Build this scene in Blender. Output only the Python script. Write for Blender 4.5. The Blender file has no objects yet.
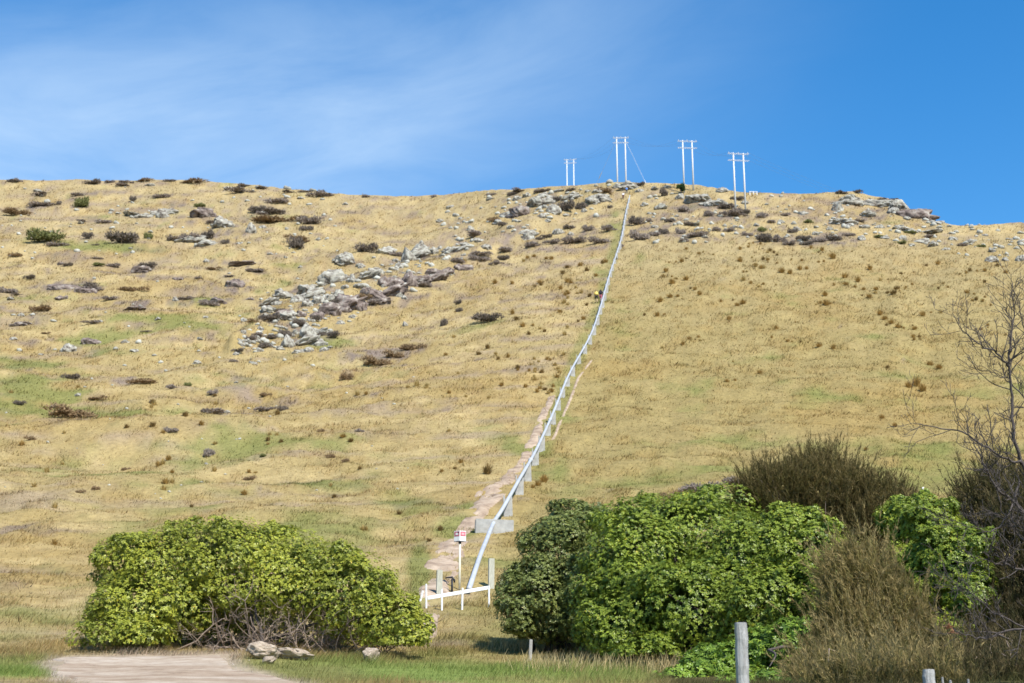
import bpy, bmesh, math, random
import numpy as np
from mathutils import Vector, Matrix
from mathutils.bvhtree import BVHTree

random.seed(11)
rng = np.random.default_rng(7)
scene = bpy.context.scene
col = scene.collection

# ------------------------------------------------------------------ camera numbers
FPX, CX, CY = 1422.2, 512.0, 341.5
EYE = 1.6
PITCH = math.atan(359.0 / FPX)
CP, SP = math.cos(PITCH), math.sin(PITCH)


def unproj(x, y, D):
    u = (np.asarray(x, float) - CX) / FPX
    v = (CY - np.asarray(y, float)) / FPX
    k = CP - v * SP
    t = D / k
    return np.stack(np.broadcast_arrays(u * t, D, EYE + t * (v * CP + SP)), -1)


def P3(x, y, D):
    return Vector(unproj(x, y, D).tolist())


# ------------------------------------------------------------------ numpy noise
def _hash(ix, iy, seed):
    h = (ix.astype(np.int64) * 374761393 + iy.astype(np.int64) * 668265263 + seed * 1442695041) & 0xFFFFFFFF
    h = ((h ^ (h >> 13)) * 1274126177) & 0xFFFFFFFF
    return ((h ^ (h >> 16)) & 0xFFFF) / 65535.0


def vnoise(x, y, seed=0):
    x = np.asarray(x, float); y = np.asarray(y, float)
    ix = np.floor(x); iy = np.floor(y)
    fx = x - ix; fy = y - iy
    fx = fx * fx * (3 - 2 * fx); fy = fy * fy * (3 - 2 * fy)
    a = _hash(ix, iy, seed); b = _hash(ix + 1, iy, seed)
    c = _hash(ix, iy + 1, seed); d = _hash(ix + 1, iy + 1, seed)
    return (a + (b - a) * fx) * (1 - fy) + (c + (d - c) * fx) * fy


def fbm(x, y, seed=0, oct=4):
    s = 0; a = 0.5; n = 0
    for o in range(oct):
        s = s + a * vnoise(x * 2 ** o + 17 * o, y * 2 ** o - 9 * o, seed + o)
        n += a; a *= 0.5
    return s / n


def sstep(a, b, x):
    t = np.clip((x - a) / (b - a), 0, 1)
    return t * t * (3 - 2 * t)


# ------------------------------------------------------------------ mesh helpers
def np_mesh(name, verts, faces, cols=None, smooth=False):
    """verts (N,3), faces (M,k) -> mesh with an optional per-vertex colour attribute."""
    me = bpy.data.meshes.new(name)
    verts = np.ascontiguousarray(verts, np.float32); faces = np.ascontiguousarray(faces, np.int32)
    M, k = faces.shape
    me.vertices.add(len(verts)); me.vertices.foreach_set('co', verts.ravel())
    me.loops.add(M * k); me.loops.foreach_set('vertex_index', faces.ravel())
    me.polygons.add(M)
    me.polygons.foreach_set('loop_start', np.arange(0, M * k, k, dtype=np.int32))
    me.polygons.foreach_set('loop_total', np.full(M, k, np.int32))
    if smooth:
        me.polygons.foreach_set('use_smooth', np.ones(M, bool))
    if cols is not None:
        at = me.color_attributes.new('Col', 'FLOAT_COLOR', 'POINT')
        c4 = np.ones((len(verts), 4), np.float32); c4[:, :3] = cols
        at.data.foreach_set('color', c4.ravel())
    me.update(calc_edges=True)
    return me


def obj(name, me, mat, parent=None, loc=None):
    o = bpy.data.objects.new(name, me); col.objects.link(o)
    if mat is not None and len(me.materials) == 0:
        me.materials.append(mat)
    if parent is not None:
        o.parent = parent
    if loc is not None:
        o.location = loc
    return o


def tag(o, label=None, cat=None, group=None, kind=None):
    if label: o['label'] = label
    if cat: o['category'] = cat
    if group: o['group'] = group
    if kind: o['kind'] = kind
    return o


def empty(name, loc, label, cat, group=None, rz=0.0):
    o = bpy.data.objects.new(name, None); col.objects.link(o)
    o.empty_display_size = 0.2
    o.location = loc; o.rotation_euler = (0, 0, rz)
    return tag(o, label, cat, group)


def dup(root, loc, rz=0.0, scale=None, label=None, group=None):
    r = root.copy(); col.objects.link(r)
    r.location = loc; r.rotation_euler = (0, 0, rz)
    if scale is not None:
        r.scale = scale if hasattr(scale, '__len__') else (scale,) * 3
    if label: r['label'] = label
    if group: r['group'] = group
    for ch in root.children:
        c = ch.copy(); col.objects.link(c); c.parent = r
        for g in ch.children:
            d = g.copy(); col.objects.link(d); d.parent = c
    return r


class MB:
    """Collects tubes and boxes for ONE mesh."""
    def __init__(self):
        self.v = []; self.f = []

    def tube(self, pts, radii, sides=8, cap=True):
        pts = [Vector(p) for p in pts]
        if not hasattr(radii, '__len__'): radii = [radii] * len(pts)
        base = len(self.v)
        prev = None
        for i, p in enumerate(pts):
            d = (pts[min(i + 1, len(pts) - 1)] - pts[max(i - 1, 0)])
            if d.length < 1e-9: d = Vector((0, 0, 1))
            d.normalize()
            if prev is None:
                a = d.orthogonal().normalized()
            else:
                a = (prev - d * prev.dot(d))
                a = a.normalized() if a.length > 1e-6 else d.orthogonal().normalized()
            prev = a
            b = d.cross(a)
            for k in range(sides):
                t = 2 * math.pi * k / sides
                self.v.append(tuple(p + (a * math.cos(t) + b * math.sin(t)) * radii[i]))
        for i in range(len(pts) - 1):
            for k in range(sides):
                k2 = (k + 1) % sides
                self.f.append((base + i * sides + k, base + i * sides + k2, base + (i + 1) * sides + k2, base + (i + 1) * sides + k))
        if cap:
            self.f.append(tuple(base + k for k in reversed(range(sides))))
            e = base + (len(pts) - 1) * sides
            self.f.append(tuple(e + k for k in range(sides)))
        return self

    def box(self, c, s, rot=None):
        base = len(self.v); c = Vector(c)
        for dx in (-1, 1):
            for dy in (-1, 1):
                for dz in (-1, 1):
                    p = Vector((dx * s[0] / 2, dy * s[1] / 2, dz * s[2] / 2))
                    if rot is not None: p = rot @ p
                    self.v.append(tuple(c + p))
        for q in ((0, 1, 3, 2), (4, 6, 7, 5), (0, 4, 5, 1), (2, 3, 7, 6), (0, 2, 6, 4), (1, 5, 7, 3)):
            self.f.append(tuple(base + i for i in q))
        return self

    def mesh(self, name, smooth=False, bevel=0.0):
        me = bpy.data.meshes.new(name)
        me.from_pydata(self.v, [], self.f)
        if bevel > 0:
            bm = bmesh.new(); bm.from_mesh(me)
            bmesh.ops.bevel(bm, geom=[e for e in bm.edges if e.calc_face_angle(0) > 0.6], offset=bevel, segments=2, affect='EDGES')
            bm.to_mesh(me); bm.free()
        if smooth:
            for p in me.polygons: p.use_smooth = True
        me.update()
        return me


# ------------------------------------------------------------------ materials
def mat_new(name):
    m = bpy.data.materials.new(name); m.use_nodes = True
    nt = m.node_tree; nt.nodes.clear()
    out = nt.nodes.new('ShaderNodeOutputMaterial')
    b = nt.nodes.new('ShaderNodeBsdfPrincipled')
    nt.links.new(b.outputs[0], out.inputs[0])
    return m, nt, b, out


def N(nt, t, **kw):
    n = nt.nodes.new(t)
    for k, v in kw.items(): setattr(n, k, v)
    return n


def noise_node(nt, scale, detail=4, rough=0.6, coord='Object', vec_scale=None):
    tc = N(nt, 'ShaderNodeTexCoord')
    n = N(nt, 'ShaderNodeTexNoise'); n.inputs['Scale'].default_value = scale
    n.inputs['Detail'].default_value = detail; n.inputs['Roughness'].default_value = rough
    if vec_scale:
        mp = N(nt, 'ShaderNodeMapping'); mp.inputs['Scale'].default_value = vec_scale
        nt.links.new(tc.outputs[coord], mp.inputs[0]); nt.links.new(mp.outputs[0], n.inputs['Vector'])
    else:
        nt.links.new(tc.outputs[coord], n.inputs['Vector'])
    return n


def ramp(nt, fac, stops):
    r = N(nt, 'ShaderNodeValToRGB'); cr = r.color_ramp
    while len(cr.elements) < len(stops): cr.elements.new(0.5)
    for e, (p, c) in zip(cr.elements, stops):
        e.position = p; e.color = (*c, 1)
    nt.links.new(fac, r.inputs[0])
    return r


def mat_noise(name, stops, scale, rough=0.8, bump=0.3, bump_scale=None, vec_scale=None, detail=5, spec=0.3):
    m, nt, b, out = mat_new(name)
    n = noise_node(nt, scale, detail, 0.62, vec_scale=vec_scale)
    r = ramp(nt, n.outputs[0], stops)
    nt.links.new(r.outputs[0], b.inputs['Base Color'])
    b.inputs['Roughness'].default_value = rough
    b.inputs['Specular IOR Level'].default_value = spec
    if bump:
        n2 = noise_node(nt, bump_scale or scale * 2.2, 6, 0.65, vec_scale=vec_scale)
        bp = N(nt, 'ShaderNodeBump'); bp.inputs['Strength'].default_value = bump; bp.inputs['Distance'].default_value = 0.05
        nt.links.new(n2.outputs[0], bp.inputs['Height']); nt.links.new(bp.outputs[0], b.inputs['Normal'])
    return m


def mat_attr(name, rough=0.7, spec=0.2, trans=0.0, vary=None, bump=None):
    """Base colour from the mesh's own colour attribute, optional translucency and fine noise."""
    m, nt, b, out = mat_new(name)
    a = N(nt, 'ShaderNodeAttribute', attribute_name='Col')
    csrc = a.outputs['Color']
    if vary:
        n = noise_node(nt, vary[0], 5, 0.7)
        mr = N(nt, 'ShaderNodeMapRange'); mr.inputs[1].default_value = 0.25; mr.inputs[2].default_value = 0.75
        mr.inputs[3].default_value = 1 - vary[1]; mr.inputs[4].default_value = 1 + vary[1]
        nt.links.new(n.outputs[0], mr.inputs[0])
        mx = N(nt, 'ShaderNodeMix', data_type='RGBA', blend_type='MULTIPLY'); mx.inputs[0].default_value = 1
        cc = N(nt, 'ShaderNodeCombineColor')
        for i in range(3): nt.links.new(mr.outputs[0], cc.inputs[i])
        nt.links.new(csrc, mx.inputs[6]); nt.links.new(cc.outputs[0], mx.inputs[7])
        csrc = mx.outputs[2]
    nt.links.new(csrc, b.inputs['Base Color'])
    b.inputs['Roughness'].default_value = rough; b.inputs['Specular IOR Level'].default_value = spec
    if bump:
        n2 = noise_node(nt, bump[0], 6, 0.7)
        bp = N(nt, 'ShaderNodeBump'); bp.inputs['Strength'].default_value = bump[1]; bp.inputs['Distance'].default_value = bump[2]
        nt.links.new(n2.outputs[0], bp.inputs['Height']); nt.links.new(bp.outputs[0], b.inputs['Normal'])
    if trans > 0:
        t = N(nt, 'ShaderNodeBsdfTranslucent'); nt.links.new(csrc, t.inputs[0])
        ms = N(nt, 'ShaderNodeMixShader'); ms.inputs[0].default_value = trans
        nt.links.new(b.outputs[0], ms.inputs[1]); nt.links.new(t.outputs[0], ms.inputs[2])
        nt.links.new(ms.outputs[0], out.inputs[0])
    return m


def mat_plain(name, c, rough=0.5, metal=0.0, vary=0.12, scale=6.0):
    lo = tuple(x * (1 - vary) for x in c); hi = tuple(min(1, x * (1 + vary)) for x in c)
    m = mat_noise(name, [(0.3, lo), (0.7, hi)], scale, rough, bump=0.05)
    m.node_tree.nodes['Principled BSDF'].inputs['Metallic'].default_value = metal
    return m


M_ground = mat_attr('hill_ground', 0.95, 0.05, vary=(2.2, 0.28), bump=(1.6, 0.9, 0.25))
M_grass = mat_attr('dry_grass', 0.8, 0.08, trans=0.3)
M_leaf = mat_attr('broad_leaf', 0.42, 0.35, trans=0.27)
M_needle = mat_attr('fine_needle', 0.75, 0.12, trans=0.35)
M_twig = mat_noise('dead_twig', [(0.3, (0.15, 0.105, 0.075)), (0.7, (0.33, 0.26, 0.2))], 9, 0.9, 0.3)
M_bark = mat_noise('grey_bark', [(0.3, (0.045, 0.036, 0.032)), (0.7, (0.12, 0.10, 0.09))], 14, 0.9, 0.5)
M_rock = mat_noise('lichen_rock', [(0.36, (0.075, 0.063, 0.052)), (0.45, (0.21, 0.19, 0.158)), (0.56, (0.335, 0.322, 0.27)), (0.74, (0.50, 0.49, 0.42))], 2.6, 0.95, 1.0, 3.0, spec=0.05)
M_rockdark = mat_noise('dark_rock', [(0.34, (0.047, 0.037, 0.033)), (0.48, (0.172, 0.136, 0.117)), (0.60, (0.265, 0.226, 0.195)), (0.72, (0.406, 0.390, 0.335))], 2.4, 0.95, 1.0, 3.0, spec=0.05)
M_rocknear = mat_noise('near_rock', [(0.3, (0.24, 0.185, 0.135)), (0.5, (0.40, 0.325, 0.245)), (0.75, (0.52, 0.44, 0.345))], 4.5, 0.95, 0.8, 9, spec=0.05)
M_scrub = mat_attr('bare_scrub', 0.9, 0.05, trans=0.1)
M_concrete = mat_noise('weathered_concrete', [(0.3, (0.281, 0.273, 0.250)), (0.7, (0.437, 0.429, 0.398))], 3.0, 0.9, 0.3, 14)
M_pipe = mat_noise('painted_steel', [(0.3, (0.34, 0.36, 0.38)), (0.7, (0.46, 0.48, 0.505))], 1.2, 0.5, 0.05, spec=0.4)
M_white = mat_plain('white_paint', (0.74, 0.74, 0.72), 0.55)
M_polewhite = mat_plain('pale_concrete_pole', (0.60, 0.60, 0.58), 0.6, vary=0.06)
M_cream = mat_plain('cream_paint', (0.62, 0.58, 0.45), 0.6)
M_timber = mat_noise('weathered_timber', [(0.3, (0.240, 0.232, 0.216)), (0.55, (0.400, 0.392, 0.368)), (0.75, (0.496, 0.488, 0.464))], 5.0, 0.9, 0.6, 18, vec_scale=(6, 6, 0.7))
M_palepost = mat_noise('pale_timber', [(0.3, (0.343, 0.335, 0.265)), (0.7, (0.484, 0.476, 0.390))], 6.0, 0.9, 0.3, vec_scale=(3, 3, 0.6))
M_gravel = mat_noise('gravel', [(0.30, (0.23, 0.17, 0.12)), (0.46, (0.40, 0.325, 0.25)), (0.68, (0.55, 0.475, 0.39))], 2.2, 0.95, 1.0, 14, spec=0.05, detail=12)
M_gravel.node_tree.nodes['Noise Texture'].inputs['Roughness'].default_value = .78
_nt = M_gravel.node_tree; _b = _nt.nodes['Principled BSDF']; _src = _b.inputs['Base Color'].links[0].from_socket
_n2 = noise_node(_nt, .55, 5, .6, vec_scale=(.45, 1.3, 1)); _r2 = ramp(_nt, _n2.outputs[0], [(.35, (.78, .71, .64)), (.55, (1, .98, .95)), (.75, (1.0, 1.0, 1.0))])
_m = N(_nt, 'ShaderNodeMix', data_type='RGBA', blend_type='MULTIPLY'); _m.inputs[0].default_value = 1
_nt.links.new(_src, _m.inputs[6]); _nt.links.new(_r2.outputs[0], _m.inputs[7]); _nt.links.new(_m.outputs[2], _b.inputs['Base Color'])
M_dirt = mat_noise('pale_dirt', [(0.25, (0.152, 0.106, 0.076)), (0.48, (0.319, 0.243, 0.175)), (0.72, (0.456, 0.365, 0.274))], 1.1, 0.95, 1.0, 2.4, spec=0.05)
M_black = mat_plain('black_iron', (0.02, 0.02, 0.022), 0.5)
M_wire = mat_plain('grey_wire', (0.16, 0.19, 0.24), 0.5)
M_red = mat_plain('sign_red', (0.50, 0.15, 0.18), 0.5)
M_skin = mat_plain('skin', (0.45, 0.28, 0.2), 0.6)

# ------------------------------------------------------------------ terrain
LV = np.array([700, 683, 660, 630, 600, 550, 500, 450, 400, 350, 300, 250, 220, 200, 180], float)
CT = {
    -1400: [16, 22, 31, 41, 51, 69, 89, 115, 150, 195, 248, 310, 360, 400, 440],
    0:     [17, 23, 31.5, 42, 52, 70, 90, 116, 150, 195, 248, 310, 360, 400, 440],
    250:   [17, 23, 32, 42, 52, 70, 90, 116, 150, 195, 245, 305, 350, 395, 440],
    420:   [18, 25, 35, 44, 53, 69, 87, 111, 141, 180, 230, 300, 350, 400, 440],
    520:   [19, 26, 36, 44.5, 53, 68, 85.5, 108, 136, 170, 212, 272, 310, 345, 375],
    620:   [19, 26, 36, 44.5, 53, 68, 85, 108, 135, 168, 206, 258, 295, 320, 342],
    720:   [18, 25, 34, 43, 52, 67, 84, 106, 132, 164, 200, 250, 284, 308, 335],
    850:   [17, 24, 33, 42, 51, 66, 83, 104, 130, 161, 197, 246, 285, 315, 345],
    1024:  [16, 23, 32, 41, 50, 65, 82, 103, 128, 159, 196, 250, 310, 360, 420],
    2400:  [16, 23, 32, 41, 50, 65, 82, 103, 128, 159, 196, 250, 310, 360, 420],
}
SKY = [(-1400, 192), (0, 179.5), (60, 180), (120, 180), (190, 179.5), (250, 184), (300, 190), (350, 194.5), (400, 196), (430, 195), (480, 191),
       (540, 188), (580, 185), (610, 182), (650, 182.5), (700, 185), (740, 192), (800, 194), (850, 191), (895, 200), (912, 211), (928, 221), (945, 224),
       (965, 226), (1024, 223), (2400, 232)]
cxs = np.array(sorted(CT)); ctab = np.array([CT[k] for k in sorted(CT)], float)
sx = np.array([a for a, b in SKY], float); sy = np.array([b for a, b in SKY], float)
XS = np.concatenate([np.arange(-1400, -60, 30), np.arange(-60, 1084, 4), np.arange(1084, 2401, 30)]).astype(float)
NT = 170
ysky = np.interp(XS, sx, sy)
tau = np.linspace(0, 1, NT)
YY = 700 + (ysky[None, :] - 700) * tau[:, None]
dcol = np.stack([np.interp(XS, cxs, ctab[:, j]) for j in range(len(LV))])       # level x column
DD = np.empty_like(YY)
for i in range(len(XS)):
    DD[:, i] = np.exp(np.interp(-YY[:, i], -LV, np.log(dcol[:, i])))


def smooth_axis(a, n, axis):
    k = np.hanning(n + 2)[1:-1]; k /= k.sum()
    pad = [(0, 0), (0, 0)]; pad[axis] = (n // 2, n // 2)
    b = np.pad(a, pad, mode='edge')
    return np.apply_along_axis(lambda v: np.convolve(v, k, mode='valid'), axis, b)


DD0 = DD.copy()
DD = smooth_axis(DD, 25, 0)
DD = smooth_axis(DD, 21, 1)
DD[0] = DD0[0]; 
G = unproj(np.broadcast_to(XS, YY.shape), YY, DD)          # NT x NX x 3
def soft_line(px, py, pts):
    m = np.zeros(np.shape(px))
    for (x0, y0, w0), (x1, y1, w1) in zip(pts[:-1], pts[1:]):
        dx, dy = x1 - x0, y1 - y0
        t = np.clip(((px - x0) * dx + (py - y0) * dy) / (dx * dx + dy * dy), 0, 1)
        m = np.maximum(m, 1 - sstep(0.3, 1.3, np.hypot(px - x0 - t * dx, py - y0 - t * dy) / (w0 + (w1 - w0) * t)))
    return m


seg_band = soft_line(np.broadcast_to(XS, YY.shape), YY, [(232, 350, 6), (290, 318, 16), (345, 298, 18), (440, 270, 12), (510, 236, 9), (560, 212, 8), (606, 200, 6)])
# natural unevenness of the ground
X_, Y_ = G[..., 0], G[..., 1]
amp = sstep(30, 75, Y_)
left = 1 - sstep(330, 520, np.broadcast_to(XS, YY.shape) + (YY - 300) * 0.6)
step_ = np.sin((Y_ + 9 * (fbm(X_ / 38, Y_ / 60, 222, 3) - .5) + .10 * X_) * 2 * np.pi / 3.4)
G[..., 2] += amp * 0.10 * step_ * sstep(.42, .6, fbm(X_ / 20, Y_ / 14, 223, 3))
lump = (fbm(X_ / 16, Y_ / 16, 3, 4) - 0.5) * 2.6 * (0.35 + 1.0 * left) + (fbm(X_ / 3.5, Y_ / 3.5, 9, 3) - 0.5) * 0.8
edge = 1 - sstep(0.90, 1.0, tau)[:, None] * 0.6
G[..., 2] += lump * amp * edge + (fbm(X_ / 1.3, Y_ / 1.3, 21, 2) - 0.5) * (0.08 + 0.26 * amp)
G[..., 2] += 2.0 * seg_band * (0.6 + 0.8 * fbm(X_ / 9, Y_ / 9, 301, 3))
# rows in front of and behind the visible slope
near = []
base0 = G[0]
for D in np.concatenate([np.linspace(-70, 4, 12), np.linspace(5, 15.5, 10)]):
    s = base0[:, 0] / base0[:, 1]
    zz = np.interp(D, [-70, 3, 9, 14, 17], [-0.2, 0.0, 0.45, 1.05, 1.5])
    near.append(np.stack([s * 16.0 * (1 + max(0, (D - 12)) * 0.02), np.full(len(XS), D), zz + (fbm(base0[:, 0] / 3, np.full(len(XS), D / 3), 5, 3) - 0.5) * 0.15], -1))
near = np.array(near)
far = []
last = G[-1].copy(); T = (last[:, 2] - EYE) / last[:, 1]
cur = last.copy()
for dD, kk in ((3, 0.85), (6, 0.6), (12, 0.25), (25, -0.05), (50, -0.3), (90, -0.7), (160, -1.0), (300, -0.8), (600, -0.2)):
    nx = cur.copy(); nx[:, 1] += dD; nx[:, 0] = cur[:, 0] * nx[:, 1] / cur[:, 1]
    nx[:, 2] += dD * T * kk + (fbm(nx[:, 0] / 9, nx[:, 1] / 9, 31, 3) - 0.5) * min(1.0, dD * 0.08)
    far.append(nx); cur = nx
far = np.array(far)
ALL = np.concatenate([near, G, far], 0)
NN, NF = len(near), len(far)
R_, C_ = ALL.shape[:2]
PXg = np.broadcast_to(XS, (R_, C_)).copy()
PYg = np.concatenate([np.full((NN, C_), 705.0), YY, np.broadcast_to(ysky, (NF, C_))], 0)


def blobs(px, py, lst):
    m = np.zeros(np.shape(px))
    for (x, y, rx, ry, s) in lst:
        m = np.maximum(m, s * np.exp(-(((px - x) / rx) ** 2 + ((py - y) / ry) ** 2)))
    return m


def seg_mask(px, py, pts):
    """pts: (x, y, halfwidth) polyline -> soft 0..1 mask."""
    m = np.zeros(np.shape(px))
    for (x0, y0, w0), (x1, y1, w1) in zip(pts[:-1], pts[1:]):
        dx, dy = x1 - x0, y1 - y0
        t = np.clip(((px - x0) * dx + (py - y0) * dy) / (dx * dx + dy * dy), 0, 1)
        d = np.hypot(px - x0 - t * dx, py - y0 - t * dy)
        w = w0 + (w1 - w0) * t
        m = np.maximum(m, 1 - sstep(0.6, 1.25, d / w))
    return m


GREEN = [(160, 322, 60, 7, .8), (90, 338, 40, 5, .7), (30, 362, 50, 7, .8), (60, 396, 60, 8, .8), (250, 318, 30, 6, .5), (20, 300, 30, 5, .5), (120, 250, 40, 4, .6), (330, 480, 60, 8, .5), (260, 440, 50, 8, .4), (532, 452, 26, 16, .9), (512, 440, 20, 12, .7), (560, 398, 12, 26, .7), (585, 350, 8, 30, .55), (600, 290, 8, 30, .6), (614, 235, 6, 30, .6),
         (456, 530, 22, 14, .8), (420, 570, 10, 32, .9), (468, 505, 14, 8, .7), (60, 408, 75, 10, .8), (20, 385, 40, 14, .7), (110, 415, 40, 8, .8),
         (190, 330, 45, 9, .7), (80, 248, 40, 5, .8), (20, 425, 40, 9, .6), (100, 350, 30, 7, .5), (60, 366, 60, 5, .5), (210, 300, 40, 7, .45),
         (620, 330, 20, 30, .35), (600, 380, 14, 20, .4), (560, 460, 12, 18, .45), (650, 480, 60, 14, .3), (860, 400, 50, 8, .45), (905, 375, 30, 6, .45),
         (930, 460, 40, 20, .4), (800, 395, 40, 8, .35), (720, 440, 70, 10, .3), (400, 500, 50, 30, .35), (300, 510, 40, 12, .3), (440, 470, 50, 14, .3),
         (520, 640, 120, 34, .62), (450, 660, 90, 14, .6), (330, 672, 120, 14, .95), (12, 668, 30, 16, .5), (890, 222, 20, 3, .5), (330, 345, 40, 6, .4), (500, 640, 40, 14, .4),
         (580, 200, 20, 5, .5), (640, 255, 10, 8, .5)]
BROWN = [(240, 392, 40, 8, .5), (160, 430, 40, 10, .4), (380, 352, 45, 12, .7), (470, 245, 60, 8, .7), (560, 250, 50, 8, .6), (130, 383, 22, 4, .9),
         (230, 410, 50, 10, .35), (720, 215, 90, 12, .5), (860, 222, 60, 9, .3), (70, 190, 60, 5, .3), (150, 205, 80, 8, .3), (340, 300, 50, 14, .5),
         (300, 480, 30, 8, .3), (430, 410, 60, 14, .25), (340, 285, 70, 22, .35), (560, 205, 50, 8, .3), (180, 270, 90, 12, .3)]
TRACK = [(426, 640, 9), (428, 612, 13), (432, 596, 19), (440, 572, 22), (452, 545, 18), (470, 522, 11), (484, 505, 17), (495, 488, 20), (512, 474, 9), (527, 455, 7), (538, 428, 6), (552, 395, 4)]
TRACK2 = [(553, 440, 2.2), (561, 420, 2.0), (571, 398, 2.0), (578, 378, 1.8), (592, 360, 1.6)]
STRIP = [(540, 445, 14), (570, 375, 9), (594, 320, 7), (606, 280, 6), (620, 225, 5)]


def in_road(px, py):
    # gravel turning area, bottom left
    right = np.interp(py, [655, 661, 670, 676, 682, 700], [228, 227, 238, 263, 291, 360])
    left = np.interp(py, [655, 660, 668, 676, 683, 700], [74, 58, 50, 56, 70, 115])
    top = 657.0 - (px - 70) / 160 * 2.0
    return (py > top) & (px < right) & (px > left)


C_straw = np.array([0.385, 0.308, 0.138]); C_light = np.array([0.51, 0.41, 0.205]); C_olive = np.array([0.315, 0.258, 0.105]); C_rockdirt = np.array([0.225, 0.185, 0.155]); C_gold = np.array([0.36, 0.24, 0.075])
C_green = np.array([0.205, 0.235, 0.068]); C_brown = np.array([0.27, 0.19, 0.115]); C_lawn = np.array([0.235, 0.315, 0.08])
C_mauve = np.array([0.31, 0.25, 0.20])


ROCKY = [(200, 213, 42, 14, .9), (222, 236, 52, 11, .9), (70, 290, 62, 13, 1), (140, 269, 28, 9, .9), (240, 264, 42, 8, .9), (234, 283, 24, 9, .8), (80, 345, 44, 11, .9), (30, 320, 32, 9, .8), (130, 308, 34, 7, .8),
         (520, 212, 42, 15, .9), (558, 203, 52, 12, .8), (640, 228, 42, 14, .8), (700, 214, 62, 16, .8), (762, 230, 62, 14, .8), (830, 240, 52, 9, .8), (870, 214, 52, 12, .7), (930, 240, 62, 9, .6), (300, 302, 52, 20, .9),
         (380, 288, 62, 16, 1), (310, 344, 42, 13, .9), (430, 264, 62, 12, .9), (275, 214, 62, 9, .8), (200, 301, 42, 6, .8), (222, 410, 52, 6, .8), (100, 196, 90, 8, .7), (540, 246, 80, 8, .9), (590, 234, 40, 10, .7),
         (128, 382, 26, 5, .9), (40, 208, 40, 7, .8), (160, 196, 40, 6, .7), (20, 292, 30, 6, .8), (265, 330, 40, 12, .7), (600, 196, 40, 9, .8), (660, 200, 40, 10, .6), (985, 250, 50, 8, .5), (380, 355, 50, 12, .8), (335, 385, 40, 8, .5)]


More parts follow.
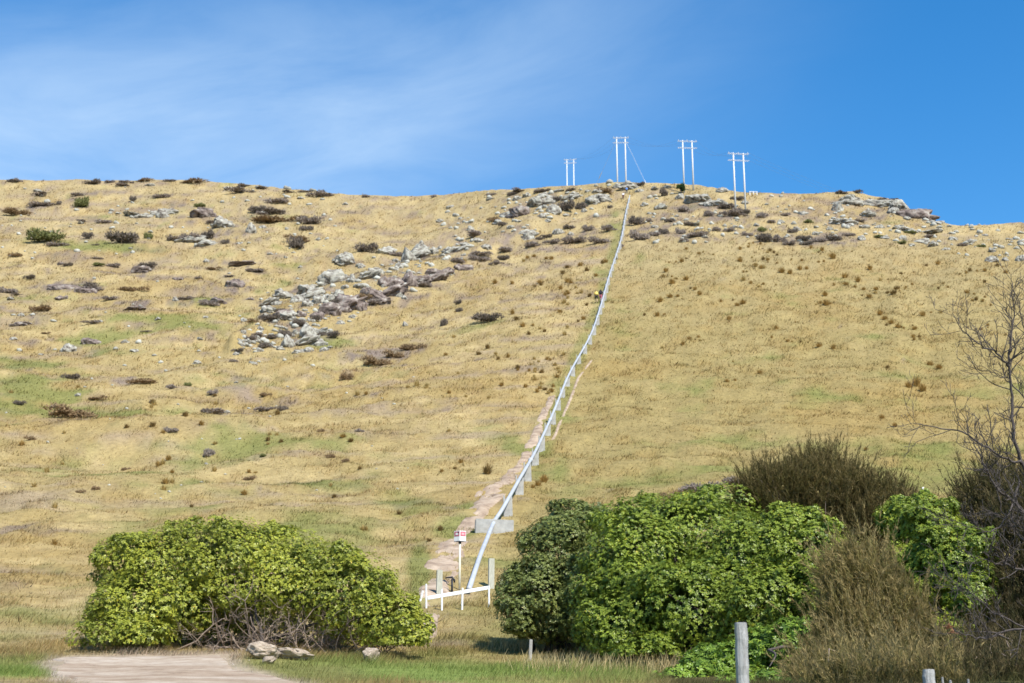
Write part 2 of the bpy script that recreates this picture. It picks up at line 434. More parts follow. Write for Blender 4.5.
def ground_colour(px, py, X, Y):
    lf = 1 - sstep(-12, 14, px - np.interp(py, [180, 240, 300, 340, 400, 450, 500, 600], [632, 622, 604, 592, 561, 540, 512, 470]))
    lf = np.maximum(lf, 1 - sstep(236, 256, py)) 
    lf = 0.22 + 0.78 * lf
    n1 = fbm(X / 5.0, Y / 7.0, 41, 4); n2 = fbm(X / 14.0, Y / 22.0, 57, 4); n3 = fbm(X / 2.0, Y / 2.6, 77, 3); n4 = fbm(X / 9, Y / 13, 91, 4)
    e = lambda m: np.asarray(m)[..., None]
    c = C_olive + (C_straw - C_olive) * e(lf) + np.zeros(np.shape(px) + (3,))
    c = c + (np.array([0.40, 0.33, 0.19]) - c) * e(sstep(340, 220, py) if False else (1 - sstep(210, 360, py)) * 0.55)
    c = c + (C_light - c) * e(sstep(0.48, 0.72, n1) * 0.75 * lf)
    c = c + (C_gold - c) * e(sstep(0.50, 0.75, n2) * 0.30)
    c = c + (C_brown - c) * e(sstep(0.60, 0.78, n3) * 0.28 * lf)
    ter = fbm(X / 11.0 + Y / 30.0, Y / 1.9, 131, 4); fine = fbm(X / 0.9, Y / 1.3, 143, 3)
    c = c + (C_mauve - c) * e(sstep(0.56, 0.74, ter) * 0.5 * lf * lf)
    c = c + (C_light - c) * e(sstep(0.56, 0.74, 1 - ter) * 0.5 * lf)
    tuft = fbm(X / 1.7, Y / 2.6, 163, 3)
    c = c + (C_gold - c) * e(sstep(0.52, 0.70, tuft) * 0.24)
    c = c * e((0.84 + 0.40 * fine) * (0.96 + 0.16 * (1 - tuft)))
    dead = fbm(X / 6.5, Y / 4.5, 171, 4)
    c = c + (np.array([0.235, 0.185, 0.15]) - c) * e(sstep(0.57, 0.68, dead + (n2 - .5) * .35 - .17 * sstep(300, 420, py)) * (0.25 + 0.5 * sstep(0.4, 0.6, fine)) * lf ** 2)
    rk = blobs(px, py, ROCKY)
    c = c + (C_rockdirt - c) * e(sstep(0.40, 0.66, rk * .62 + (dead - .5) * .8 + (fine - .5) * .9) * 0.85)
    b = blobs(px, py, BROWN)
    c = c + (C_mauve - c) * e(np.clip(sstep(0.30, 0.62, b * 0.75 + (n3 - 0.5) * 0.9 + (n4 - 0.5) * 0.5), 0, 1) * 0.75)
    lower = 0.05 + sstep(300, 520, py) * 0.22 * (1 - .7 * (1 - sstep(60, 200, px)) * sstep(520, 600, py)) + 0.10 * (1 - sstep(250, 480, px)) + 0.05 + 0.16 * sstep(600, 700, px) * sstep(250, 420, py)
    g = blobs(px, py, GREEN) * 1.0 + lower
    g = sstep(0.36, 0.95, g + (n1 - 0.5) * 1.1 + (n4 - 0.5) * 0.9 + (n3 - 0.5) * 0.7)
    gs = seg_mask(px, py, STRIP) * 0.55 * sstep(0.3, 0.6, n3 + 0.15)
    c = c + (C_green - c) * e(np.maximum(g * 0.8, gs))
    lawn = sstep(650, 676, py) * (1 - sstep(600, 700, px)) * (0.05 + 0.95 * sstep(0.38, 0.60, n3 * .6 + n1 * .4))
    c = c + (C_lawn - c) * e(np.clip(lawn, 0, 0.95))
    gd = np.maximum(0, np.interp(py, [655, 660, 668, 676, 683, 700], [74, 58, 50, 56, 70, 115]) - px) + np.maximum(0, px - np.interp(py, [655, 661, 670, 676, 682, 700], [228, 227, 238, 263, 291, 360])) + 5 * np.maximum(0, 656.5 - (px - 70) / 80. - py)
    verge = (1 - sstep(2, 26, gd + (n3 - .5) * 30)) * sstep(640, 654, py)
    c = c + (np.array([0.47, 0.39, 0.30]) - c) * e(verge * .8)
    litter_shade = sstep(654, 666, py + (n3 - .5) * 14) * sstep(640, 690, px)  # leaf litter tone, with shade at the thicket foot painted into the colour
    c = c + (np.array([0.075, 0.075, 0.03]) - c) * e(litter_shade * .85)
    return c * np.array([0.745, 0.712, 0.695])


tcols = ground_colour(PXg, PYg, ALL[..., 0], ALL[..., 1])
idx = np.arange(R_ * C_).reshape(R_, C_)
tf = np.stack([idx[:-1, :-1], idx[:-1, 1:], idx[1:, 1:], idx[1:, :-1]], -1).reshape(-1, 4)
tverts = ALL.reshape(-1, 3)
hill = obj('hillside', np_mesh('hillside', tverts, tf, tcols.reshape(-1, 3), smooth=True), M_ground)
tag(hill, 'steep dry grass hillside rising to the rocky skyline', 'hill', kind='structure')
BVH = BVHTree.FromPolygons(tverts.tolist(), tf.tolist())
CAM = Vector((0, 0, EYE))


def at(px, py):
    """Point of the ground seen at a pixel; just past the crest if the ray misses."""
    for k in range(40):
        d = (P3(px, py + k * 0.5, 10.0) - CAM).normalized()
        h = BVH.ray_cast(CAM, d)
        if h[0] is not None and h[0].y < 470: return h[0]
    return h[0]


def gz(x, y):
    h = BVH.ray_cast(Vector((x, y, 400)), Vector((0, 0, -1)))
    return h[0].z if h[0] is not None else 0.0


def on(x, y, dz=0.0):
    return Vector((x, y, gz(x, y) + dz))


def slope_frame(p):
    e = 1.2
    n = Vector((gz(p.x - e, p.y) - gz(p.x + e, p.y), gz(p.x, p.y - e) - gz(p.x, p.y + e), 2 * e))
    return n.normalized()


# gravel and dirt as sheets a few centimetres above the hill
def sheet(name, rows, mat, lift=0.035):
    v = []; f = []
    w = len(rows[0])
    for r in rows:
        for p in r:
            q = at(*p); e = min(len(v) % w, w - 1 - len(v) % w, len(v) // w, 1 if name == 'gravel_road' else len(rows) - 1 - len(v) // w)
            u = 0.0 if name == 'gravel_road' else (float(fbm(np.array(q.x / 1.5), np.array(q.y / 1.9), 19, 3)) - .46) * .55 + (float(fbm(np.array(q.x / .35), np.array(q.y / .5), 23, 2)) - .5) * .22 - .16 * (2 * (len(v) % w) / (w - 1) - 1) ** 2 + .04
            u = min(u, .07)
            v.append((q.x, q.y, q.z + (lift + u if e > 0 else -0.06)))
    for i in range(len(rows) - 1):
        for j in range(w - 1):
            f.append((i * w + j, i * w + j + 1, (i + 1) * w + j + 1, (i + 1) * w + j))
    return obj(name, np_mesh(name, np.array(v), np.array(f), smooth=True), mat)


rows = []
for k, y in enumerate(np.linspace(657.5, 698, 30)):
    r = float(np.interp(y, [655, 661, 670, 676, 682, 700], [228, 227, 238, 263, 291, 360])) + (vnoise(y / 2.2, 0.5, 5) - 0.5) * 26
    l = float(np.interp(y, [655, 660, 668, 676, 683, 700], [74, 58, 50, 56, 70, 115])) + (vnoise(y / 2.2, 9.5, 6) - 0.5) * 22
    rows.append([(l + (r - l) * t, y - (l + (r - l) * t - 70) / 160 * 2.0 * max(0, 1 - k / 12) + (vnoise((l + (r - l) * t) / 9.0, 3.3, 8) - 0.5) * 2.6 * (k == 0)) for t in np.linspace(0, 1, 48)])
tag(sheet('gravel_road', rows, M_gravel), 'pale gravel road edge in front of the rounded green shrub', 'road', kind='structure')


def strip_rows(pts, n, w=9, seed=1, jit=0.5):
    pts = np.array(pts, float); s = np.linspace(0, len(pts) - 1, n); rows = []
    for i, q in enumerate(s):
        x, y, hw = (np.interp(q, np.arange(len(pts)), pts[:, j]) for j in range(3))
        a = 1 + (vnoise(q * 2.7, 0.3, seed) - 0.5) * 2 * jit; b = 1 + (vnoise(q * 2.7, 7.3, seed + 1) - 0.5) * 2 * jit
        rows.append([(x + hw * (-a + (a + b) * t), y - hw * (-a + (a + b) * t) * 0.25) for t in np.linspace(0, 1, w)])
    return rows


tag(sheet('dirt_path', strip_rows(TRACK, 170, 25, 3, .3), M_dirt), 'worn pale dirt path climbing left of the pipeline', 'path', kind='structure')
tag(sheet('foot_trail', strip_rows(TRACK2, 50, 4, 13, 0.35), M_dirt, 0.05), 'thin dirt trail just right of the pipeline', 'path', kind='structure')

# ------------------------------------------------------------------ grass (stuff)
def blades(n, ylo, yhi, xlo, xhi, hfun, wpx, seed):
    r = np.random.default_rng(seed)
    x = r.uniform(xlo, xhi, n)
    ys = np.interp(x, sx, sy)
    y = r.uniform(0, 1, n); y = np.maximum(ys + 0.3, ylo) + y * (yhi - np.maximum(ys + 0.3, ylo))
    t = np.clip((700 - y) / (700 - ys), 0, 1) * (NT - 1)
    ci = np.interp(x, XS, np.arange(len(XS)))
    i0 = np.clip(np.floor(t).astype(int), 0, NT - 2); j0 = np.clip(np.floor(ci).astype(int), 0, len(XS) - 2)
    a = (t - i0)[:, None]; b = (ci - j0)[:, None]
    p = (G[i0, j0] * (1 - a) + G[i0 + 1, j0] * a) * (1 - b) + (G[i0, j0 + 1] * (1 - a) + G[i0 + 1, j0 + 1] * a) * b
    keep = ~(in_road(x + r.normal(0, 3.0, n), y + 0.5 + r.normal(0, 0.8, n)))
    keep &= r.uniform(0, 1, n) > seg_mask(x, y, TRACK) * 0.95 * sstep(0.36, 0.56, fbm(p[:, 0] / 1.2, p[:, 1] / 1.8, 13, 3))
    keep &= r.uniform(0, 1, n) > seg_mask(x, y, TRACK2) * 0.85
    clump = fbm(p[:, 0] / 1.6, p[:, 1] / 1.6, 101, 3)
    gd = np.maximum(0, np.interp(y, [655, 660, 668, 676, 683, 700], [74, 58, 50, 56, 70, 115]) - x) + np.maximum(0, x - np.interp(y, [655, 661, 670, 676, 682, 700], [228, 227, 238, 263, 291, 360]))
    keep &= r.uniform(0, 1, n) > (1 - sstep(0, 22, gd + (clump - .5) * 40)) * (y > 655) * .85
    keep &= r.uniform(0, 1, n) < 0.45 + 1.1 * sstep(0.35, 0.65, clump)
    x, y, p, clump = x[keep], y[keep], p[keep], clump[keep]
    n = len(x)
    tf_ = fbm(p[:, 0] / 1.7, p[:, 1] / 2.6, 163, 3)
    h = hfun(x, y, p, r) * (0.55 + 0.7 * clump + 1.2 * sstep(0.50, 0.70, tf_))
    w = np.maximum(0.006, wpx * p[:, 1] / FPX) * r.uniform(0.6, 1.3, n)
    yaw = r.uniform(0, 2 * np.pi, n)
    lean_a = r.normal(0.4, 1.3, n); lean = r.uniform(0.2, 1.6, n) * h
    dx, dy = np.cos(yaw), np.sin(yaw)
    v = np.empty((n, 3, 3))
    v[:, 0] = p - np.stack([dx * w / 2, dy * w / 2, np.full(n, 0.03)], -1)
    v[:, 1] = p + np.stack([dx * w / 2, dy * w / 2, np.full(n, -0.03)], -1)
    v[:, 2] = p + np.stack([np.cos(lean_a) * lean, np.sin(lean_a) * lean, h], -1)
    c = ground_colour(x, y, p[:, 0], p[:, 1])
    j = r.normal(1.03, 0.13, n)[:, None]
    c = c * np.clip(j, 0.45, 1.6) * (1 + r.normal(0, 0.04, (n, 3)))
    dark = (r.uniform(0, 1, n) < 0.06)[:, None]
    c = np.where(dark, c * np.array([0.62, 0.55, 0.45]), c)
    c = np.clip(c, 0.01, 0.8)
    return v.reshape(-1, 3), np.repeat(c, 3, 0)


def h_hill(x, y, p, r):
    return r.uniform(0.07, 0.20, len(x)) * (0.55 + 1.0 * sstep(60, 260, p[:, 1]))


def h_near(x, y, p, r):
    straw = sstep(545, 585, x) * sstep(640, 655, y) * (1 - sstep(650, 700, x))
    return r.uniform(0.03, 0.12, len(x)) * (1 + 2.0 * straw * r.uniform(0, 1, len(x)))


va, ca = blades(520000, 175, 662, -120, 1150, h_hill, 0.95, 5)
vb, cb = blades(130000, 638, 699, -60, 1090, h_near, 0.7, 6)
vv = np.concatenate([va, vb]); cc_ = np.concatenate([ca, cb])
grass = obj('grass', np_mesh('grass', vv, np.arange(len(vv)).reshape(-1, 3), cc_), M_grass)
tag(grass, 'dry straw and green grass covering the hillside', 'grass', kind='stuff')

# ------------------------------------------------------------------ boulders
def boulder_mesh(seed, sub=4, planes=13, flat=1.0):
    r = np.random.default_rng(seed)
    bm = bmesh.new(); bmesh.ops.create_icosphere(bm, subdivisions=sub, radius=1.0)
    v = np.array([p.co[:] for p in bm.verts])
    f = np.array([[q.index for q in p.verts] for p in bm.faces]); bm.free()
    n = r.normal(size=(planes, 3)); n /= np.linalg.norm(n, axis=1)[:, None]
    h = r.uniform(0.55, 1.0, planes)
    dots = np.maximum(v @ n.T, 1e-3)
    rad = np.minimum(1.2, (h[None] / dots).min(1))
    # broken blocks: every block of the surface has its own flat face at its own depth
    nb = planes * 3
    wv = v + 0.12 * np.stack([vnoise(v[:, 0] * 5 + 3, v[:, 1] * 5 + v[:, 2] * 4, seed + t) - .5 for t in range(3)], -1)
    sd = r.normal(size=(nb, 3)); sd /= np.linalg.norm(sd, axis=1)[:, None]
    dist = wv @ sd.T; k = dist.argmax(1)
    two = np.sort(dist, 1); gap = two[:, -1] - two[:, -2]
    fn = sd + r.normal(size=(nb, 3)) * .28; fn /= np.linalg.norm(fn, axis=1)[:, None]
    off = r.uniform(.70, 1.02, nb)
    blk = off[k] * (sd[k] * fn[k]).sum(1) / np.maximum((v * fn[k]).sum(1), .4)
    rad = np.minimum(rad, np.clip(blk, .5, 1.2))
    rad = rad * (1 - 0.16 * np.exp(-(gap / 0.018) ** 2))
    q = v * rad[:, None]
    q = q * (1 + 0.10 * (fbm(q[:, 0] * 4 + q[:, 2] * 2.1, q[:, 1] * 4 - q[:, 2] * 1.7, seed, 4) - 0.5)[:, None] * 2)
    q[:, 2] *= flat
    q /= np.abs(q[:, :2]).max()
    return np_mesh('boulder', q, f)


PALE = [boulder_mesh(100 + i, 4) for i in range(8)]
DARK = [boulder_mesh(200 + i, 4, 16) for i in range(5)]
for m_ in PALE: m_.materials.append(M_rock)
for m_ in DARK: m_.materials.append(M_rockdark)


LEDGE_PALE = [boulder_mesh(700 + i, 5, 16) for i in range(5)]
LEDGE_DARK = [boulder_mesh(720 + i, 5, 16) for i in range(4)]
for m_ in LEDGE_PALE: m_.materials.append(M_rock)
for m_ in LEDGE_DARK: m_.materials.append(M_rockdark)


def rock(px, py, w, h, dark, label, group=None, name='boulder', depth=0.9, cat='boulder', tilt=None):
    p = at(px, py); s = p.y / FPX * 0.5
    W, H = w * s * 1.08, h * s
    me = random.choice((LEDGE_DARK if dark else LEDGE_PALE) if w > 24 else (DARK if dark else PALE))
    o = obj(name, me, None)
    z = random.uniform(0, 6.28)
    # spun in plan, so the mean radius sets the width
    o.scale = (W, W * depth, max(H * 1.5, 0.2))
    o.rotation_euler = (random.uniform(-.15, .15), random.uniform(-.2, .2), z if abs(depth - 0.9) < .05 else random.uniform(-.4, .4))
    if tilt is not None: o.rotation_euler = (random.uniform(-.1, .1), -tilt, random.uniform(-.25, .25) + random.choice((0, math.pi)) * 0)
    g = gz(p.x, p.y + W * 0.4)
    o.location = (p.x, p.y + W * 0.4, p.z * 0.5 + g * 0.5 + H * 0.02)
    return tag(o, label, cat, group)


LB = ('lichen grey boulder among the scattered rocks of the upper left hillside', 'boulders scattered over the upper left hillside')
for a in [(6, 212, 16, 8, 0), (37, 192, 14, 5, 0), (162, 218, 20, 15, 0), (134, 217, 28, 6, 0), (187, 242, 30, 8, 0), (140, 273, 30, 12, 1), (84, 293, 30, 14, 1),
          (234, 286, 24, 15, 1), (240, 266, 44, 7, 1), (175, 301, 9, 7, 0), (218, 303, 20, 8, 1), (131, 310, 34, 6, 1), (22, 325, 26, 8, 1), (90, 344, 28, 12, 1),
          (125, 343, 11, 5, 0), (134, 352, 12, 5, 0), (178, 280, 16, 5, 1), (197, 364, 13, 6, 0), (255, 365, 8, 4, 0), (78, 396, 8, 6, 0), (54, 407, 9, 5, 0),
          (40, 355, 9, 4, 0), (236, 383, 7, 3, 0), (226, 413, 10, 4, 0), (10, 300, 12, 5, 0), (20, 316, 10, 5, 0), (100, 322, 9, 4, 0), (60, 300, 16, 6, 1),
          (170, 214, 12, 6, 0), (240, 244, 10, 4, 0), (262, 228, 10, 5, 0), (206, 262, 10, 5, 0), (118, 214, 12, 5, 0), (80, 224, 12, 4, 0), (150, 186, 14, 4, 0),
          (230, 190, 16, 5, 0), (300, 199, 12, 4, 0), (345, 205, 10, 5, 0), (270, 255, 9, 4, 0), (286, 258, 7, 4, 0), (60, 265, 9, 4, 1), (200, 340, 10, 4, 0),
          (158, 320, 10, 4, 0), (250, 300, 9, 4, 1), (300, 268, 8, 4, 0), (318, 240, 8, 5, 0), (30, 240, 10, 4, 1), (205, 318, 8, 4, 0), (12, 340, 10, 4, 0)]:
    rock(*a, *LB)
rock(203, 217, 40, 20, 1, 'widest dark outcrop with a shadowed hollow high on the left slope', name='rock_outcrop', cat='rock outcrop')
rock(222, 227, 26, 17, 0, 'blocky pale boulder just below the dark hollowed outcrop')
rock(250, 233, 17, 18, 0, 'upright pale boulder right of the blocky pale one on upper left slope')
rock(58, 290, 60, 16, 1, 'long low dark ledge of rock on the left slope', name='rock_ledge', cat='rock ledge', depth=0.5)
rock(66, 352, 24, 15, 0, 'rounded pale boulder with a dark left half low on left slope')

DB = ('pale lichened boulder in the diagonal rock band across the middle of the hill', 'pale boulders of the diagonal rock band')
DD_ = ('dark shadowed crag rock on lower edge of the diagonal rock band', 'dark crags of the diagonal rock band')
for a in [(345, 264, 24, 11, 0), (283, 298, 20, 10, 0), (306, 292, 20, 9, 0), (268, 313, 20, 9, 0), (286, 319, 20, 9, 0), (307, 306, 14, 10, 0), (318, 303, 14, 9, 0),
          (327, 301, 16, 9, 0), (351, 283, 12, 11, 0), (367, 278, 17, 9, 0), (377, 273, 18, 8, 0), (384, 254, 24, 9, 0), (408, 261, 19, 15, 0), (420, 255, 20, 14, 0),
          (433, 254, 17, 9, 0), (448, 252, 17, 7, 0), (306, 337, 19, 13, 0), (287, 347, 17, 13, 0), (320, 346, 14, 9, 0), (323, 351, 10, 6, 0), (299, 353, 12, 6, 0),
          (309, 352, 10, 6, 0), (240, 345, 8, 6, 0), (235, 355, 8, 4, 0), (253, 364, 9, 4, 0), (405, 326, 7, 5, 0), (404, 299, 6, 4, 0), (276, 305, 14, 6, 0),
          (296, 302, 14, 8, 0), (338, 296, 12, 7, 0), (345, 289, 12, 7, 0), (360, 288, 14, 7, 0), (392, 270, 12, 6, 0), (400, 268, 10, 7, 0), (352, 318, 10, 5, 0),
          (340, 324, 8, 4, 0), (296, 334, 8, 6, 0), (315, 332, 8, 6, 0), (280, 350, 9, 5, 0), (465, 246, 12, 5, 0), (478, 242, 10, 5, 0), (330, 348, 8, 4, 0),
          (260, 330, 8, 4, 0), (395, 262, 10, 6, 0), (361, 268, 9, 6, 0)]:
    rock(a[0], a[1], a[2] * 1.25, a[3] * 1.35, a[4], *DB)
o = rock(331, 284, 44, 24, 0, 'biggest pale lichened rock slab standing at the top of the diagonal rock band', name='rock_slab', cat='rock slab', depth=.6)
o.rotation_euler = (0, -.55, .1)
while kk < 85:
    t = random.random(); bx = 238 + t * 245; by = 350 - t * 105 + random.gauss(0, 11) - 6 * math.sin(3.1 * t)
    if t > .75 and random.random() < .6: continue
    w_ = random.uniform(4, 11); rock(bx, by, w_, w_ * random.uniform(.4, .75), 0, *DB); kk += 1
for a in [(344, 305, 20, 18, 1), (329, 314, 28, 18, 1), (357, 309, 20, 17, 1), (372, 298, 30, 15, 1), (385, 286, 16, 12, 1), (396, 286, 17, 13, 1), (409, 285, 16, 15, 1),
          (423, 286, 24, 12, 1), (382, 303, 22, 10, 1), (433, 275, 24, 10, 1), (447, 273, 18, 8, 1), (459, 270, 12, 8, 1), (316, 318, 16, 12, 1), (345, 312, 14, 9, 1), (300, 316, 14, 8, 1)]:
    rock(a[0], a[1], a[2] * 1.2, a[3] * 1.15, a[4], *DD_)

for a in [(276, 319, 46, 14, 1), (340, 310, 58, 20, 1), (386, 297, 54, 15, 1), (432, 282, 46, 11, 1), (462, 270, 30, 8, 1)]:
    rock(*a, 'long dark fractured rock ledge along the lower side of the diagonal rock band', 'dark ledges of the diagonal rock band', name='rock_ledge', cat='rock ledge', depth=.55, tilt=.42)
for a in [(412, 260, 50, 13, 0), (456, 252, 44, 8, 0), (306, 300, 50, 13, 0), (302, 346, 44, 12, 0), (365, 280, 40, 10, 0), (318, 336, 34, 10, 0), (266, 306, 34, 8, 0)]:
    rock(*a, 'long pale lichened rock ledge along the upper side of the diagonal rock band', 'pale ledges of the diagonal rock band', name='rock_ledge', cat='rock ledge', depth=.6, tilt=.38)
for a in [(545, 205, 40, 12, 0), (572, 200, 34, 8, 0), (600, 200, 30, 9, 0), (528, 236, 30, 8, 0)]:
    rock(*a, 'pale broken rock ledge on the crest left of the pipeline top', 'ledges on the crest left of the pipeline', name='rock_ledge', cat='rock ledge', depth=.6, tilt=.2)
for a in [(880, 208, 56, 13, 0), (850, 205, 40, 10, 0), (846, 224, 40, 8, 0), (905, 232, 44, 8, 0), (716, 206, 34, 9, 0), (630, 190, 26, 9, 0)]:
    rock(*a, 'pale broken rock ledge on the ridge right of the pipeline top', 'ledges on the ridge right of the pipeline', name='rock_ledge', cat='rock ledge', depth=.6, tilt=-.1)
for a in [(188, 243, 44, 10, 0), (165, 215, 34, 11, 0), (140, 218, 30, 7, 0), (208, 246, 30, 8, 0)]:
    rock(*a, 'low broken grey rock ledge high on the left slope', 'grey ledges high on the left slope', name='rock_ledge', cat='rock ledge', depth=.6, tilt=.05)
CB = ('pale boulder in the rocky crest left of the pipeline top', 'pale boulders on the crest left of the pipeline')
for a in [(537, 206, 26, 13, 0), (553, 213, 16, 10, 0), (541, 218, 13, 8, 0), (506, 217, 15, 8, 0), (499, 224, 12, 6, 0), (558, 192, 14, 5, 0), (574, 196, 18, 6, 0),
          (544, 197, 14, 6, 0), (592, 203, 20, 8, 0), (604, 202, 16, 9, 0), (529, 239, 15, 9, 0), (558, 234, 13, 8, 0), (485, 249, 17, 8, 0), (470, 231, 9, 6, 0),
          (461, 219, 8, 4, 0), (566, 216, 9, 5, 0), (548, 222, 8, 4, 0), (517, 200, 12, 6, 0), (527, 197, 12, 5, 0), (490, 200, 10, 4, 0), (510, 228, 9, 4, 0),
          (571, 235, 9, 5, 0), (520, 222, 8, 4, 0), (598, 193, 12, 6, 0), (588, 192, 9, 4, 0), (584, 212, 7, 4, 0), (450, 208, 9, 4, 0), (440, 222, 10, 4, 0)]:
    rock(a[0], a[1], a[2] * 1.15, a[3] * 1.25, a[4], *CB)
rock(520, 216, 32, 20, 1, 'big dark faced outcrop with pale top on the crest left of the pipeline', name='rock_outcrop', cat='rock outcrop')

RB = ('pale boulder on the rocky knoll around the right pole frames', 'boulders on the knoll by the pole frames')
for a in [(719, 204, 12, 8, 0), (617, 188, 12, 6, 0), (628, 187, 18, 8, 0), (661, 209, 16, 6, 0), (696, 226, 14, 5, 0), (798, 231, 11, 6, 0), (804, 214, 9, 4, 0), (816, 234, 9, 5, 0),
          (640, 192, 10, 5, 0), (655, 190, 12, 5, 0), (667, 188, 10, 4, 0), (680, 199, 12, 7, 0), (690, 203, 14, 8, 0), (645, 206, 9, 5, 0), (650, 214, 9, 4, 0), (676, 217, 8, 4, 0),
          (710, 206, 12, 6, 0), (757, 226, 9, 4, 0), (781, 223, 9, 4, 0), (745, 204, 10, 4, 0), (655, 228, 8, 4, 0), (705, 238, 9, 4, 0), (722, 192, 14, 5, 0), (735, 228, 8, 4, 0)]:
    rock(a[0], a[1], a[2] * 1.15, a[3] * 1.25, a[4], *RB)
rock(699, 202, 30, 13, 0, 'broad pale rock hump behind the right leg of the second pole frame', name='rock_outcrop', cat='rock outcrop')
EB = ('pale flat boulder on the right shoulder of the hill below the overhanging crag', 'boulders on the right shoulder of the hill')
for a in [(851, 202, 26, 9, 0), (839, 211, 14, 14, 0), (868, 217, 22, 9, 0), (895, 213, 14, 8, 0), (802, 215, 8, 6, 0), (842, 223, 14, 6, 0), (851, 226, 12, 5, 0), (865, 228, 12, 6, 0),
          (934, 233, 26, 6, 0), (922, 243, 20, 6, 0), (934, 246, 16, 6, 0), (886, 239, 12, 5, 0), (862, 240, 12, 6, 0), (904, 240, 10, 6, 0), (799, 231, 10, 6, 0), (815, 235, 9, 5, 0),
          (992, 262, 15, 7, 0), (1022, 261, 12, 11, 0), (1006, 261, 10, 5, 0), (993, 252, 11, 6, 0), (954, 240, 12, 5, 0), (972, 243, 12, 5, 0), (947, 250, 12, 4, 0), (880, 228, 10, 5, 0),
          (900, 228, 12, 4, 0), (875, 206, 10, 6, 0), (908, 220, 12, 5, 0), (1010, 240, 10, 4, 0), (985, 236, 10, 4, 0), (940, 224, 16, 5, 0), (912, 246, 8, 4, 0), (830, 230, 9, 4, 0)]:
    rock(a[0], a[1], a[2] * 1.1, a[3] * 1.2, a[4], *EB)
rock(914, 218, 56, 25, 1, 'overhanging dark crag jutting from the skyline at the right end of hill', name='rock_crag', cat='crag', depth=0.6)
rock(902, 209, 30, 13, 0, 'pale top block behind the overhanging crag on the right skyline', depth=0.6)

class Stones:
    def __init__(self): self.v = []; self.f = []; self.c = []; self.n = 0
    def add(self, px, py, w):
        p = at(px, py); s_ = p.y / FPX * .5 * w
        me = random.choice(SMALL); v = me[0] * np.array([s_, s_ * .9, s_ * random.uniform(.5, .9)])
        a = random.uniform(0, 6.28); ca_, sa_ = math.cos(a), math.sin(a)
        v = np.stack([v[:, 0] * ca_ - v[:, 1] * sa_, v[:, 0] * sa_ + v[:, 1] * ca_, v[:, 2]], -1) + np.array([p.x, p.y, p.z + s_ * .1])
        self.v.append(v); self.f.append(me[1] + self.n); self.n += len(v)
def small_boulder(seed):
    me = boulder_mesh(seed, 2, 10); v = np.array([q.co[:] for q in me.vertices]); f = np.array([list(q.vertices) for q in me.polygons]); bpy.data.meshes.remove(me)
    return v, f
SMALL = [small_boulder(500 + i) for i in range(8)]
ST = Stones()
for kk in range(150):
    t = random.random(); bx = 238 + t * 245; by = 350 - t * 105 + random.gauss(0, 12) - 6 * math.sin(3.1 * t)
    if t > .75 and random.random() < .5: continue
    ST.add(bx, by, random.uniform(3, 10))
for kk in range(130): ST.add(random.uniform(0, 340), random.choice((random.uniform(184, 255), random.uniform(184, 255), random.uniform(250, 370))), random.uniform(3, 8))
for kk in range(90):
    x_ = random.uniform(440, 612); ST.add(x_, np.interp(x_, [465, 612], [222, 197]) + random.gauss(0, 10), random.uniform(3, 9))
for kk in range(90): ST.add(random.uniform(640, 830), random.uniform(192, 246), random.uniform(3, 8))
for kk in range(110):
    x_ = random.uniform(825, 1024); ST.add(x_, np.interp(x_, [825, 1024], [218, 250]) + random.gauss(0, 11), random.uniform(3, 9))
for kk in range(40): ST.add(random.uniform(0, 420), random.uniform(370, 500), random.uniform(2, 5))
tag(obj('scattered_stones', np_mesh('scattered_stones', np.concatenate(ST.v), np.concatenate(ST.f)), mat_noise('stone', [(.3, (0.208, 0.192, 0.160)), (.5, (0.368, 0.360, 0.304)), (.7, (0.496, 0.488, 0.424))], .35, .95, .6, 2.0, spec=.05)),
    'small pale stones strewn among the rocky parts of the hill', 'stones', kind='stuff')

PB = Stones()
for kk in range(2600):
    y_ = random.uniform(658, 690); x_ = random.uniform(30, 300)
    if in_road(np.array(x_ + random.gauss(0, 9)), np.array(y_ + random.gauss(0, 1))): PB.add(x_, y_, random.uniform(.5, 2.3))
tag(obj('gravel', np_mesh('gravel', np.concatenate(PB.v), np.concatenate(PB.f)), mat_noise('pebble', [(.3, (.24, .19, .155)), (.7, (.50, .43, .36))], .4, .95, .3, spec=.05)), 'loose pebbles on the pale gravel road', 'gravel', kind='stuff')
# near rocks beside the gravel
def near_rock(px, py, D, w, h, seed, label):
    s = D / FPX
    o = obj('boulder', boulder_mesh(seed, 4, 11), M_rocknear)
    c = P3(px, py, D); z = gz(c.x, c.y)
    o.scale = (w * s * .5, w * s * .4, h * s * 0.62); o.location = (c.x, c.y, z + h * s * 0.33)
    o.rotation_euler = (0.1, -0.1, seed * 1.3)
    tag(o, label, 'boulder')


near_rock(264, 655, 31.6, 48, 21, 321, 'pale tan wedge shaped rock on the grass mound before the left shrub')
near_rock(292, 656, 32.2, 44, 12, 312, 'long flat pale rock lying right of the wedge shaped rock')
near_rock(370, 660, 32.8, 25, 14, 313, 'grey rock at the foot of the left shrub near its right end')
near_rock(268, 662, 30.6, 18, 8, 304, 'small pale stone lying in the grass below the wedge shaped rock')

